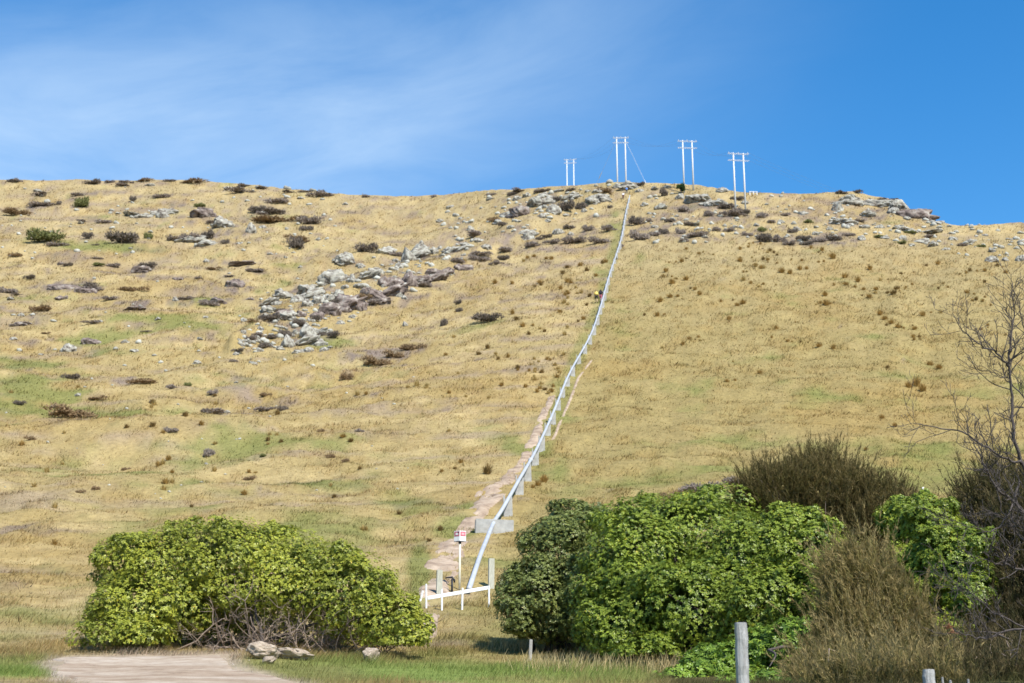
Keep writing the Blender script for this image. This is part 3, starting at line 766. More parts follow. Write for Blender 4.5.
# ------------------------------------------------------------------ scrub and tussocks
def scrub_mesh(seed, c0, c1, n=1100, up=0.55, ln=(0.10, 0.3), wd=0.035, name='scrub_bush'):
    r = np.random.default_rng(seed)
    nl = 7
    ctr = np.stack([r.uniform(-.62, .62, nl), r.uniform(-.5, .5, nl), r.uniform(0.1, .42, nl)], -1); rad = r.uniform(.3, .52, nl)
    k = r.integers(0, nl, n)
    d = r.normal(size=(n, 3)); d /= np.linalg.norm(d, axis=1)[:, None]; d[:, 2] = np.abs(d[:, 2]) * 0.9 + d[:, 2] * 0.1
    p = ctr[k] + d * (rad[k] * r.uniform(.45, 1.0, n))[:, None]
    p[:, 2] = np.maximum(p[:, 2], 0.0)
    a = d * (1 - up) + np.array([0, 0, up]) + r.normal(size=(n, 3)) * 0.45; a /= np.linalg.norm(a, axis=1)[:, None]
    s = np.cross(a, r.normal(size=(n, 3))); s /= np.linalg.norm(s, axis=1)[:, None]
    L = r.uniform(*ln, n)[:, None]; w = wd * r.uniform(.6, 1.6, n)[:, None]
    v = np.stack([p - s * w, p + s * w, p + a * L], 1).reshape(-1, 3)
    t = r.uniform(0, 1, n)[:, None]
    c = np.array(c0) * (1 - t) + np.array(c1) * t
    return np_mesh(name, v, np.arange(3 * n).reshape(-1, 3), np.repeat(c, 3, 0))


S_DARK = [scrub_mesh(i, (0.085, 0.072, 0.058), (0.22, 0.18, 0.145)) for i in range(5)]
S_GREY = [scrub_mesh(20 + i, (0.17, 0.14, 0.12), (0.34, 0.285, 0.24)) for i in range(4)]
S_BROWN = [scrub_mesh(40 + i, (0.17, 0.11, 0.06), (0.32, 0.23, 0.13)) for i in range(4)]
S_GREEN = [scrub_mesh(60 + i, (0.08, 0.09, 0.03), (0.22, 0.225, 0.09), up=0.7) for i in range(4)]
def tuss_mesh(seed, c0, c1, n=150):
    r = np.random.default_rng(seed)
    th = r.uniform(0, 2 * np.pi, n); lean = np.abs(r.normal(0.45, 0.35, n)); L = r.uniform(.55, 1.15, n)
    b = np.stack([np.cos(th) * .28 * r.uniform(0, 1, n), np.sin(th) * .28 * r.uniform(0, 1, n), np.full(n, -.05)], -1)
    tip = b + np.stack([np.cos(th) * np.sin(lean) * L, np.sin(th) * np.sin(lean) * L, np.cos(lean) * L], -1)
    mid = b * .5 + tip * .5 + np.array([0, 0, .1])
    s = np.stack([-np.sin(th), np.cos(th), 0 * th], -1) * (0.035 * r.uniform(.7, 1.5, n))[:, None]
    v = np.stack([b - s, b + s, mid + s * .8, tip, mid - s * .8], 1).reshape(-1, 3)
    i = np.arange(n)[:, None] * 5
    f = np.concatenate([i + np.array([[0, 1, 2]]), i + np.array([[0, 2, 4]]), i + np.array([[4, 2, 3]])])
    t = r.uniform(0, 1, n)[:, None]
    return np_mesh('tussock', v, f, np.repeat(np.array(c0) * (1 - t) + np.array(c1) * t, 5, 0))


T_GOLD = [tuss_mesh(i, (0.27, 0.17, 0.05), (0.50, 0.33, 0.115)) for i in range(6)]
T_DARK = [tuss_mesh(10 + i, (0.15, 0.10, 0.04), (0.32, 0.215, 0.08)) for i in range(3)]
for m_ in S_DARK + S_GREY + S_BROWN + S_GREEN: m_.materials.append(M_scrub)
T_PALE = [tuss_mesh(30 + i, (0.34, 0.24, 0.08), (0.58, 0.44, 0.19), n=110) for i in range(4)]
for m_ in T_GOLD + T_DARK + T_PALE: m_.materials.append(M_grass)


def bush(px, py, w, h, pool, label, group=None, name='scrub_bush', cat='scrub bush'):
    p = at(px, py); s = p.y / FPX
    o = obj(name, random.choice(pool), None)
    o.scale = (w * s * .52, w * s * .42, h * s * 1.12); o.rotation_euler = (0, 0, random.uniform(-.5, .5) + random.choice((0, math.pi)))
    o.location = (p.x, p.y, p.z - 0.12 * h * s - .05)
    return tag(o, label, cat, group)


K = {'d': S_DARK, 'g': S_GREY, 'b': S_BROWN, 'o': S_GREEN}
def bushes(lst, labels, group):
    kinds = {'d': 'dark bare', 'g': 'grey leafless', 'b': 'brown dry', 'o': 'olive green'}
    for (x, y, w, h, k) in lst:
        bush(x, y, w, h, K[k], f'{kinds[k]} scrub bush {labels}', f'{kinds[k]} scrub {group}')


bushes([(133, 202, 9, 8, 'd'), (59, 205, 7, 6, 'd'), (94, 184, 14, 7, 'd'), (90, 184, 20, 4, 'd'), (88, 239, 14, 9, 'd'), (150, 239, 14, 9, 'o'), (206, 239, 18, 11, 'd'), (225, 244, 9, 8, 'd'),
        (280, 222, 60, 11, 'b'), (310, 224, 30, 10, 'g'), (275, 214, 28, 7, 'd'), (258, 213, 22, 9, 'd'), (244, 187, 15, 5, 'd'), (262, 189, 14, 4, 'd'), (194, 183, 30, 5, 'b'), (160, 198, 24, 6, 'g'),
        (40, 206, 36, 5, 'g'), (306, 231, 15, 9, 'd'), (200, 207, 12, 6, 'o'), (91, 288, 18, 8, 'd'), (67, 266, 14, 4, 'd'), (100, 266, 18, 5, 'o'), (148, 269, 24, 8, 'd'), (8, 293, 22, 8, 'g'),
        (30, 279, 16, 5, 'd'), (190, 241, 26, 10, 'g'), (172, 241, 16, 8, 'd'), (110, 300, 18, 5, 'g'), (300, 247, 8, 3, 'o'), (40, 196, 20, 4, 'd'), (185, 300, 20, 4, 'g'),
        (330, 196, 22, 4, 'g'), (290, 193, 16, 4, 'd'), (120, 186, 20, 4, 'g'), (10, 182, 14, 4, 'd'), (210, 303, 16, 5, 'g'), (255, 272, 20, 5, 'g'), (215, 270, 18, 4, 'b')],
       'on the upper left hillside', 'on the upper left hillside')
bush(295, 249, 21, 17, S_DARK, 'round dark bush standing alone right of the upright pale boulder')
bush(78, 207, 25, 13, S_GREEN, 'wide dark green bush highest on the left slope')
bush(50, 241, 46, 14, S_GREEN, 'long olive flax clump left of the dark and olive thicket', name='flax_clump', cat='flax')
bush(126, 243, 42, 15, S_DARK, 'dark thicket with olive edges right of the long flax clump')
bush(366, 252, 25, 12, S_DARK, 'dark grey bush just above the diagonal rock band')
bushes([(271, 320, 28, 9, 'd'), (334, 338, 17, 9, 'd'), (286, 338, 17, 11, 'd'), (272, 339, 14, 7, 'd'), (264, 348, 17, 9, 'd'), (250, 340, 20, 6, 'g'), (300, 326, 16, 10, 'd'),
        (413, 350, 28, 11, 'b'), (375, 366, 32, 12, 'b'), (393, 358, 22, 10, 'b'), (347, 380, 16, 10, 'b'), (315, 321, 12, 9, 'd'), (352, 308, 16, 10, 'g'), (378, 305, 24, 9, 'g'), (402, 292, 16, 8, 'd'),
        (428, 287, 22, 9, 'g'), (440, 278, 18, 8, 'd'), (335, 305, 14, 9, 'd'), (365, 300, 18, 9, 'b'), (280, 312, 16, 6, 'd'), (238, 352, 14, 5, 'd'), (232, 362, 14, 4, 'g'), (322, 336, 10, 6, 'd'),
        (395, 256, 18, 6, 'g'), (455, 262, 22, 6, 'g'), (480, 256, 26, 6, 'g')],
       'growing among the diagonal rock band', 'of the diagonal rock band')
bushes([(443, 326, 10, 10, 'd'), (458, 312, 10, 6, 'd'), (458, 304, 9, 6, 'd'), (207, 456, 17, 11, 'g'), (171, 432, 18, 7, 'g'), (96, 490, 10, 6, 'b'), (80, 493, 11, 6, 'b'), (262, 457, 10, 5, 'o'), (266, 396, 14, 6, 'b'),
        (71, 379, 20, 7, 'd'), (212, 395, 12, 8, 'g'), (173, 389, 15, 6, 'g'), (220, 414, 32, 7, 'g'), (282, 411, 14, 9, 'd'), (265, 411, 26, 6, 'g'), (188, 386, 8, 6, 'o'), (206, 412, 12, 5, 'd'), (330, 458, 12, 6, 'b'),
        (320, 432, 10, 5, 'b'), (250, 480, 14, 6, 'b'), (100, 400, 26, 5, 'b'), (140, 384, 36, 7, 'b'), (20, 405, 14, 6, 'd'), (30, 440, 14, 6, 'b'), (345, 462, 10, 5, 'b'), (126, 470, 10, 5, 'b'), (360, 432, 10, 5, 'g')],
       'on the open lower left slope', 'on the lower left slope')
bush(488, 322, 34, 11, S_DARK, 'long dark bush alone on the grass left of the two people by the pipe')
bush(68, 418, 50, 15, S_BROWN + T_DARK[:0], 'large dark brown rush clump in the green hollow at far left', name='rush_clump', cat='rushes')
bushes([(566, 211, 20, 15, 'd'), (580, 209, 14, 10, 'd'), (604, 193, 22, 7, 'b'), (493, 222, 16, 7, 'b'), (477, 236, 24, 8, 'g'), (588, 231, 15, 8, 'g'), (610, 231, 20, 8, 'g'), (570, 229, 14, 7, 'd'),
        (544, 192, 16, 4, 'd'), (559, 201, 14, 6, 'd'), (480, 261, 26, 8, 'g'), (508, 252, 24, 7, 'g'), (530, 247, 26, 7, 'g'), (552, 244, 22, 6, 'g'), (575, 243, 30, 8, 'g'), (600, 243, 26, 8, 'g'), (503, 226, 12, 6, 'd'),
        (585, 207, 8, 6, 'd'), (546, 238, 14, 5, 'd'), (540, 240, 10, 4, 'd'), (505, 260, 16, 7, 'd'), (495, 265, 16, 6, 'g'), (610, 208, 6, 5, 'd'), (570, 191, 14, 4, 'd'), (520, 192, 14, 4, 'd')],
       'on the crest left of the pipeline top', 'on the crest left of the pipeline')
bushes([(637, 225, 17, 15, 'd'), (664, 196, 11, 11, 'd'), (664, 234, 11, 9, 'd'), (640, 240, 24, 13, 'g'), (640, 186, 12, 5, 'd'), (683, 212, 15, 8, 'g'), (707, 216, 19, 8, 'g'), (731, 216, 32, 8, 'g'), (729, 232, 15, 6, 'g'),
        (763, 218, 15, 6, 'g'), (766, 242, 20, 13, 'd'), (763, 232, 12, 8, 'o'), (792, 233, 12, 7, 'd'), (807, 223, 11, 5, 'o'), (804, 241, 18, 7, 'd'), (696, 237, 28, 8, 'g'), (681, 234, 12, 9, 'g'), (725, 209, 18, 8, 'd'),
        (779, 242, 18, 10, 'g'), (833, 241, 24, 9, 'd'), (806, 245, 14, 6, 'd'), (882, 201, 11, 5, 'd'), (895, 201, 12, 4, 'd'), (843, 194, 16, 5, 'd'), (857, 193, 13, 5, 'd'), (917, 208, 16, 5, 'd'), (895, 211, 13, 6, 'd'),
        (762, 217, 16, 6, 'g'), (773, 223, 14, 5, 'g'), (809, 223, 12, 5, 'o'), (871, 204, 10, 8, 'd'), (655, 236, 14, 7, 'g'), (715, 231, 16, 6, 'g'), (748, 236, 14, 6, 'g'), (820, 242, 18, 6, 'g'), (790, 245, 16, 6, 'g'),
        (850, 236, 14, 5, 'g'), (880, 238, 14, 5, 'o'), (900, 244, 16, 5, 'o'), (690, 226, 14, 6, 'd'), (670, 222, 12, 6, 'd'), (650, 222, 10, 5, 'g'), (745, 214, 16, 7, 'd'), (785, 216, 14, 4, 'g'), (860, 222, 14, 4, 'g'),
        (910, 234, 14, 5, 'o'), (930, 238, 16, 4, 'g'), (960, 246, 16, 4, 'g'), (980, 247, 14, 4, 'o'), (686, 242, 16, 6, 'g'), (620, 247, 10, 5, 'g'), (738, 200, 16, 6, 'd')],
       'on the knoll right of the pipeline top', 'on the knoll right of the pipeline')
bushes([(700, 493, 46, 14, 'g'), (670, 500, 26, 13, 'b'), (735, 484, 26, 10, 'g'), (615, 640, 12, 8, 'b')], 'showing just above the big green shrubs', 'behind the big green shrubs')
bush(590, 630, 44, 44, S_DARK, 'low dark twiggy undergrowth at the left foot of the big green shrub', name='undergrowth_bush')

r9 = random.Random(4)
for kk in range(15):
    x_ = r9.uniform(5, 540); ys_ = float(np.interp(x_, sx, sy)); w_ = r9.uniform(6, 20)
    bush(x_, ys_ + r9.uniform(1.5, 6), w_, r9.uniform(2.5, 5), r9.choice((S_GREY, S_BROWN, S_GREY)), 'low dry scrub along the left skyline', 'low scrub along the left skyline')
for kk in range(30):
    x_ = r9.uniform(0, 330); w_ = r9.uniform(10, 34)
    bush(x_, r9.uniform(190, 345), w_, w_ * r9.uniform(.16, .3), r9.choice((S_GREY, S_GREY, S_BROWN)), 'flat grey mat of dead scrub on the upper left slope', 'flat scrub mats on the upper left slope')
# tussocks: the ones that read singly, then the scattered ones
def tussock(px, py, w, pool, label, group):
    p = at(px, py); s = p.y / FPX * w * 0.66
    o = obj('tussock', random.choice(pool), None)
    o.scale = (s, s, s * random.uniform(.75, 1.15)); o.rotation_euler = (0, 0, random.uniform(0, 6.28)); o.location = (p.x, p.y, p.z - 0.02)
    tag(o, label, 'tussock', group)


tussock(487, 474, 16, T_DARK, 'round dark tussock on the grass left of the lower pipeline', None)
for q in [(538, 486, 12), (544, 482, 14), (533, 488, 8)]:
    tussock(*q, T_GOLD, 'golden brown tussock close to the right of the lowest pipe supports', 'tussocks by the lowest pipe supports')
for q in [(909, 388, 13), (917, 386, 15), (923, 391, 12), (930, 366, 11), (939, 369, 12)]:
    tussock(*q, T_GOLD, 'big golden tussock in the cluster left of the bare tree', 'tussocks in the cluster left of the bare tree')
LT = ('small golden brown tussock dotting the open slope right of the pipeline', 'tussocks right of the pipeline')
spots = [(782, 271), (825, 294), (819, 345), (833, 347), (891, 322), (885, 318), (898, 326), (880, 313), (923, 314), (743, 302), (737, 304), (727, 380), (760, 372), (683, 343), (729, 318), (776, 327), (866, 448), (882, 417),
         (895, 425), (800, 268), (790, 272), (858, 280), (870, 268), (845, 276), (740, 260), (666, 270), (672, 282), (660, 300), (670, 296), (695, 288)]
for q in spots: tussock(q[0], q[1] + 2, random.uniform(7, 11), T_GOLD, *LT)
k = 0
while k < 150:
    x = random.uniform(640, 1024); y = 246 + abs(random.gauss(0, 1)) * 50
    if x > 880 and random.random() < .25: y = random.uniform(250, 330)
    if y > 470 or y < np.interp(x, [640, 850, 1024], [243, 246, 268]): continue
    for q in range(random.choice((1, 1, 2, 3, 5))):
        pool = random.choice((T_GOLD, T_GOLD, T_DARK, T_PALE))
        tussock(x, y, min(11, random.lognormvariate(1.62, .38)), pool, *LT); k += 1
        x += random.choice((-1, 1)) * random.uniform(4, 13); y += random.gauss(0, 2.2)
        if not 636 < x < 1040: break
LT2 = ('small golden brown tussock on the slope just left of the pipeline', 'tussocks left of the pipeline')
k = 0
while k < 85:
    y = random.uniform(255, 400); xr = np.interp(y, [250, 300, 350, 400], [616, 596, 578, 556]); x = xr - abs(random.gauss(0, 1)) * 65 - 5
    if float(fbm(np.array(x / 24.0), np.array(y / 9.0), 62, 3)) < 0.5 or x < 400: continue
    tussock(x, y, random.uniform(5, 9), random.choice((T_GOLD, T_GOLD, T_DARK, T_PALE)), *LT2); k += 1
LT3 = ('small brown tussock on the open slope below the rock band', 'tussocks on the lower left slope')
k = 0
while k < 60:
    x = random.uniform(0, 470); y = random.uniform(385, 545)
    if float(fbm(np.array(x / 30.0), np.array(y / 12.0), 63, 3)) < 0.5: continue
    tussock(x, y, random.uniform(6, 11), random.choice((T_GOLD, T_PALE, T_DARK, T_PALE)), *LT3); k += 1

# ------------------------------------------------------------------ broadleaf shrubs
def lobes_world(lobes, billow=True):
    out = []
    for (px, py, D, rx, ry, dep) in lobes:
        c = unproj(px, py, D); s = D / FPX
        out.append((c, np.array([rx * s, dep, ry * s])))
    if not billow: return out
    r = np.random.default_rng(int(abs(lobes[0][0]) * 7 + lobes[0][1]))
    extra = []
    for c, R in out:                          # smaller billows on the big lobes
        for k in range(13):
            d = r.normal(size=3); d[2] += .35; d[1] -= .3; d /= np.linalg.norm(d)
            rad = min(R) * r.uniform(.26, .48)
            c2 = c + d * R * r.uniform(.66, .90); R2 = np.array([rad * r.uniform(1, 1.4), rad * r.uniform(1, 1.3), rad * .85])
            extra.append((c2, R2))
            for q in range(5):
                d2 = d * .6 + r.normal(size=3) * .7; d2 /= np.linalg.norm(d2)
                r3 = min(R2) * r.uniform(.30, .5)
                extra.append((c2 + d2 * R2 * r.uniform(.72, .95), np.array([r3 * 1.15, r3 * 1.1, r3 * .9])))
    return out + extra


def sample_lobes(L, n, r, lo, hi, rej=0.72, zmin=None, bump=0.16, holes=0.0, seed=0):
    area = np.array([(q[1][0] * q[1][2] + q[1][1] * q[1][2] + q[1][0] * q[1][1]) for q in L]); area /= area.sum()
    k = r.choice(len(L), n, p=area)
    C = np.array([q[0] for q in L])[k]; R = np.array([q[1] for q in L])[k]
    d = r.normal(size=(n, 3)); d /= np.linalg.norm(d, axis=1)[:, None]
    f = r.uniform(lo, hi, n)
    q0 = C + d * R
    nz = fbm(q0[:, 0] * 1.5 + q0[:, 2] * .8, q0[:, 1] * 1.5 - q0[:, 2] * 1.2, 300 + seed, 3)
    f = f * (1 + bump * (nz - .5) * 2)
    p = C + d * R * f[:, None]
    nrm = d / R; nrm /= np.linalg.norm(nrm, axis=1)[:, None]
    keep = np.ones(n, bool)
    for i, (c, rr) in enumerate(L):
        near_ = np.nonzero(keep & (np.abs(p[:, 0] - c[0]) < rr[0] * rej) & (np.abs(p[:, 2] - c[2]) < rr[2] * rej) & (k != i))[0]
        if len(near_): keep[near_[(((p[near_] - c) / rr) ** 2).sum(1) < rej ** 2]] = False
    if zmin is not None: keep &= p[:, 2] > zmin
    if holes > 0: keep &= ~((fbm(p[:, 0] * 2.2 + p[:, 2], p[:, 1] * 2 + p[:, 2] * 1.8, 350 + seed, 3) < holes) & (f > .86))
    return p[keep], nrm[keep]


def leaf_cloud(p, nrm, r, leaves, L, W, c_lo, c_hi, elev=(-0.05, 0.5), topc=None, warm=0.0):
    n = len(p)
    up = nrm * 0.95 + np.array([0, 0, .38]) + r.normal(size=(n, 3)) * .20
    up /= np.linalg.norm(up, axis=1)[:, None]
    t = np.cross(up, r.normal(size=(n, 3))); t /= np.linalg.norm(t, axis=1)[:, None]
    b = np.cross(up, t)
    sz = r.uniform(.75, 1.3, n)
    tone = np.clip(r.normal(.5, .22, n), 0, 1)
    patch = fbm(p[:, 0] * .9 + p[:, 2] * .5, p[:, 1] * .9 - p[:, 2] * .8, 411, 3)
    V = []; C = []
    for k in range(leaves):
        az = 2 * np.pi * k / leaves + r.normal(0, .35, n)
        el = r.uniform(*elev, n)
        a = (t * np.cos(az)[:, None] + b * np.sin(az)[:, None]) * np.cos(el)[:, None] + up * np.sin(el)[:, None]
        s = -t * np.sin(az)[:, None] + b * np.cos(az)[:, None]
        m = np.cross(s, a); m *= np.sign((m * up).sum(1))[:, None]
        l = (L * sz * r.uniform(.7, 1.15, n))[:, None]; w = (W * sz * r.uniform(.8, 1.2, n))[:, None] * .5
        q0 = p + a * l * .06
        V.append(np.stack([q0 - s * w * .25, q0 + s * w * .25, q0 + a * l * .55 + s * w + m * l * .07, q0 + a * l * .55 - s * w + m * l * .07,
                           q0 + a * l + s * w * .18 - m * l * .10, q0 + a * l - s * w * .18 - m * l * .10], 1))
        tt = np.clip(tone * .65 + r.uniform(0, .3, n) + (patch - .5) * .9, 0, 1)[:, None]
        c = np.array(c_lo) * (1 - tt) + np.array(c_hi) * tt
        if warm > 0:
            wm = (r.uniform(0, 1, n) < warm)[:, None]
            c = np.where(wm, c * np.array([1.5, 1.05, .7]), c)
        C.append(np.repeat(c[:, None], 6, 1))
    V = np.stack(V, 1).reshape(-1, 3); C = np.stack(C, 1).reshape(-1, 3)
    i = np.arange(len(V) // 6)[:, None] * 6
    F = np.concatenate([i + np.array([[0, 1, 2, 3]]), i + np.array([[3, 2, 4, 5]])])
    return V, F, C


def wander(p, q, r, n=6, jit=0.12):
    p = Vector(p); q = Vector(q); L = (q - p).length; pts = []
    off = Vector((0, 0, 0))
    for i in range(n + 1):
        t = i / n
        off = off * .7 + Vector(r.normal(size=3).tolist()) * jit * L * .4
        pts.append(p.lerp(q, t) + off * math.sin(math.pi * min(1, t * 1.1)) + Vector((0, 0, L * .10 * math.sin(math.pi * t))))
    return pts


def broad_shrub(label, lobes, nros, base, seed, c_lo, c_hi, leaf=(0.105, 0.042), leaves=7, holes=.36, warm=.03, nstem=16, zmin=None, inner=0.6, stemk=.40):
    r = np.random.default_rng(seed)
    L = lobes_world(lobes)
    bpt = on(*unproj(base[0], base[1], base[2])[:2])
    root = empty('broadleaf_shrub', bpt, label, 'shrub')
    zg = bpt.z if zmin is None else zmin
    p, n = sample_lobes(L, int(nros * 1.5), r, 0.91, 1.03, zmin=zg + .05, holes=holes - .02, seed=seed)
    pe, ne = sample_lobes(L, nros // 9, r, 1.0, 1.16, rej=.98, zmin=zg + .05, holes=0, seed=seed + 3)
    p = np.concatenate([p, pe]); n = np.concatenate([n, ne])
    V, F, C = leaf_cloud(p, n, r, leaves, leaf[0], leaf[1], c_lo, c_hi, warm=warm)
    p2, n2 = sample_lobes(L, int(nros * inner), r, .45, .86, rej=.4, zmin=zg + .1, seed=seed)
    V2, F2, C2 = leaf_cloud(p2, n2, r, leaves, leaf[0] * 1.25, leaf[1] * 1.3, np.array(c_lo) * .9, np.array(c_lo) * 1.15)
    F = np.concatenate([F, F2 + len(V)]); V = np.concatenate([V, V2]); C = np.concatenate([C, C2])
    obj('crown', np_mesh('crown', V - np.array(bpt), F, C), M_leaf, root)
    mb = MB()
    for k in range(nstem):
        c, R = L[r.integers(0, len(lobes))]
        d = r.normal(size=3); d[2] = abs(d[2]) + .6; d /= np.linalg.norm(d)
        q = Vector((c + d * R * stemk).tolist()) - bpt
        q.x = q.x * .75; q.z = max(q.z, stemk * (max(z_[0][2] for z_ in L) - bpt.z))
        st = Vector((r.normal(0, .35), r.normal(0, .3), -.05))
        mb.tube(wander(st, q, r, 7, .1), np.linspace(.05, .01, 8), 6)
    obj('trunk', mb.mesh('trunk', True), M_bark, root)
    return root, bpt


YG_LO, YG_HI = (0.155, 0.185, 0.026), (0.46, 0.48, 0.058)
# left rounded shrub: an arched dome, open and twiggy underneath at the front
lob = [(170, 575, 36.5, 66, 44, 1.5), (230, 568, 36.5, 78, 46, 1.7), (300, 582, 36.2, 72, 44, 1.6), (350, 595, 35.5, 52, 42, 1.3), (142, 610, 35.5, 52, 38, 1.2),
       (112, 640, 34.5, 44, 24, .9), (145, 640, 34.0, 30, 22, .7), (392, 625, 34.8, 36, 34, 1.0), (402, 640, 34.5, 27, 22, .8), (368, 614, 35.0, 32, 28, .9), (122, 560, 36.5, 28, 24, .9),
       (250, 590, 35.6, 70, 22, .9), (178, 606, 35.2, 36, 24, .8), (312, 594, 35.3, 48, 20, .8), (265, 548, 37.0, 60, 24, 1.2), (200, 545, 37.2, 70, 22, 1.3), (280, 628, 38.2, 95, 34, .8), (180, 630, 37.6, 70, 30, .8)]
shrubL, bL = broad_shrub('rounded yellow green broadleaf shrub with bare twigs underneath, beside the gravel road', lob, 43000, (270, 652, 35.6), 3,
                         YG_LO, YG_HI, leaf=(.049, .0235), leaves=6, holes=.31, nstem=3, stemk=.2)
r_ = np.random.default_rng(77)
mb = MB()
def dead_twigs(mb, p, d, L, rad, depth, r, g=0.02):
    pts = [p]; dd = d.copy()
    for i in range(5):
        dd = (dd + Vector(r.normal(size=3).tolist()) * .22 + Vector((0, 0, g))).normalized()
        pts.append(pts[-1] + dd * L / 5)
    mb.tube(pts, np.linspace(rad, rad * .35, 6), 5 if depth > 1 else 4, cap=False)
    if depth > 0:
        for k in range(3 if depth > 1 else 4):
            i = r.integers(1, 6)
            nd = (dd + Vector(r.normal(size=3).tolist()) * .75).normalized()
            dead_twigs(mb, pts[i], nd, L * r.uniform(.4, .7), rad * .55, depth - 1, r, g)
for k in range(80):
    x = float(np.clip(r_.normal(285, 60), 165, 385)); D = r_.uniform(34.4, 36.6)
    st = P3(x, 652, D); st = on(st.x, st.y)
    d = Vector((r_.normal(0.15, .55), -abs(r_.normal(.3, .3)), r_.uniform(.25, 1.0))).normalized()
    dead_twigs(mb, st - bL, d, r_.uniform(.7, 1.5), r_.uniform(.012, .028), 2, r_)
tw = obj('dead_twig_tangle', mb.mesh('dead_twig_tangle', True), M_twig, shrubL)

# right-hand group
G_LO, G_HI = (0.10, 0.15, 0.020), (0.335, 0.405, 0.046)
broad_shrub('dull dark olive shrub at the left edge of the big right thicket', 
            [(560, 560, 38.5, 38, 46, 1.2), (540, 600, 37.5, 36, 34, 1.0), (520, 612, 37.0, 22, 22, .7), (575, 525, 39.5, 30, 24, 1.0), (590, 590, 37.5, 34, 36, 1.2), (555, 535, 39.5, 26, 20, .8), (600, 540, 39.0, 34, 30, 1.1), (548, 622, 37.5, 34, 22, .8), (590, 622, 37.5, 40, 24, .9), (520, 590, 38.0, 22, 24, .8)],
            18000, (560, 634, 38), 5, (0.095, 0.12, 0.030), (0.27, 0.31, 0.085), leaf=(.052, .023), holes=.37, warm=.05)
broad_shrub('largest bright green broadleaf shrub in the middle of the right thicket',
            [(640, 570, 34.5, 62, 56, 1.5), (690, 540, 35.0, 70, 44, 1.6), (640, 520, 36.5, 50, 24, 1.2), (620, 630, 33.0, 36, 38, 1.0), (690, 610, 32.5, 66, 46, 1.4), (750, 565, 33.5, 66, 52, 1.5), (800, 560, 33.0, 56, 46, 1.3),
             (760, 610, 32.0, 52, 44, 1.2), (820, 600, 31.8, 40, 44, 1.0), (720, 505, 36.5, 44, 20, 1.0), (650, 655, 31.8, 30, 22, .8), (600, 600, 34.5, 32, 40, 1.0), (740, 600, 36.0, 120, 70, .9), (640, 640, 35.0, 60, 34, .9)],
            50000, (700, 672, 33.5), 6, G_LO, G_HI, leaf=(.050, .0225), holes=.35)
broad_shrub('low glossy bright green shrub right behind the tall grey post',
            [(770, 655, 28.8, 44, 28, .8), (720, 668, 28.8, 36, 22, .7), (800, 650, 28.6, 30, 30, .7), (750, 700, 27.6, 64, 30, .8), (820, 680, 28.0, 40, 30, .7), (690, 690, 28.0, 40, 24, .6), (760, 704, 25.0, 60, 26, .6)],
            11000, (770, 690, 28.5), 8, (0.088, 0.156, 0.022), (0.288, 0.413, 0.050), leaf=(.070, .029), holes=.36, nstem=1, zmin=.8, stemk=.02)
broad_shrub('yellow green shrub between the brown fuzzy bushes under the bare tree',
            [(925, 525, 32.5, 36, 26, 1.0), (955, 565, 31.5, 42, 38, 1.0), (930, 570, 32.0, 38, 40, 1.0), (972, 595, 31.0, 30, 28, .8), (905, 520, 33.0, 28, 22, .8), (960, 640, 31.0, 34, 30, .7)],
            22000, (940, 672, 33), 9, (0.112, 0.169, 0.022), (0.388, 0.450, 0.050), leaf=(.052, .023), holes=.34, nstem=8)

# ------------------------------------------------------------------ fine-leaved fuzzy bushes
def plume_shrub(label, lobes, nplume, base, seed, c_lo, c_hi, c_tip, up=1.0, lean=(0, 0), needles=34, name='fuzzy_shrub'):
    r = np.random.default_rng(seed)
    L = lobes_world(lobes, False)
    bpt = on(*unproj(base[0], base[1], base[2])[:2])
    root = empty(name, bpt, label, 'shrub')
    p, n = sample_lobes(L, nplume, r, .55, .98, rej=.5, zmin=bpt.z - 1.6, bump=.22, seed=seed)
    m = len(p)
    ax = n * .55 + np.array([lean[0], lean[1], up]) + r.normal(size=(m, 3)) * .25; ax /= np.linalg.norm(ax, axis=1)[:, None]
    pl = np.where(r.uniform(0, 1, m) < .22, r.uniform(.55, 1.05, m), r.uniform(.22, .5, m))
    hole = fbm(p[:, 0] * 1.8 + p[:, 2] * .4, p[:, 2] * 1.0 + p[:, 1] * .8, 530 + seed, 3)
    pl = np.where(hole < .40, pl * .35, pl)
    tone = np.clip(r.normal(.45, .25, m) + (fbm(p[:, 0] * 1.4, p[:, 2] * 1.4 + p[:, 1], 511 + seed, 3) - .5) * 1.2, 0, 1)
    V = []; C = []
    for k in range(needles):
        s = r.uniform(0, 1, m)
        q = p + ax * (pl * s)[:, None]
        a = ax + r.normal(size=(m, 3)) * .42; a /= np.linalg.norm(a, axis=1)[:, None]
        sd = np.cross(a, r.normal(size=(m, 3))); sd /= np.linalg.norm(sd, axis=1)[:, None]
        l = r.uniform(.06, .17, m)[:, None]; w = r.uniform(.0045, .0095, m)[:, None]
        V.append(np.stack([q - sd * w, q + sd * w, q + a * l], 1))
        t = np.clip(tone + r.normal(0, .15, m), 0, 1)[:, None]
        c = np.array(c_lo) * (1 - t) + np.array(c_hi) * t
        tip = (sstep(.45, 1, s) * .65)[:, None]
        C.append(np.repeat((c * (1 - tip) + np.array(c_tip) * tip)[:, None], 3, 1))
    V = np.stack(V, 1).reshape(-1, 3) - np.array(bpt); C = np.stack(C, 1).reshape(-1, 3)
    obj('crown', np_mesh('crown', V, np.arange(len(V)).reshape(-1, 3), C), M_needle, root)
    mb = MB()
    for k in range(60):
        i = r.integers(0, m)
        st = Vector((r.normal(0, .25), r.normal(0, .2), -.05))
        mb.tube(wander(st, Vector(p[i].tolist()) - bpt, r, 6, .06), np.linspace(.028, .006, 7), 5, cap=False)
    obj('trunk', mb.mesh('trunk', True), M_twig, root)
    return root


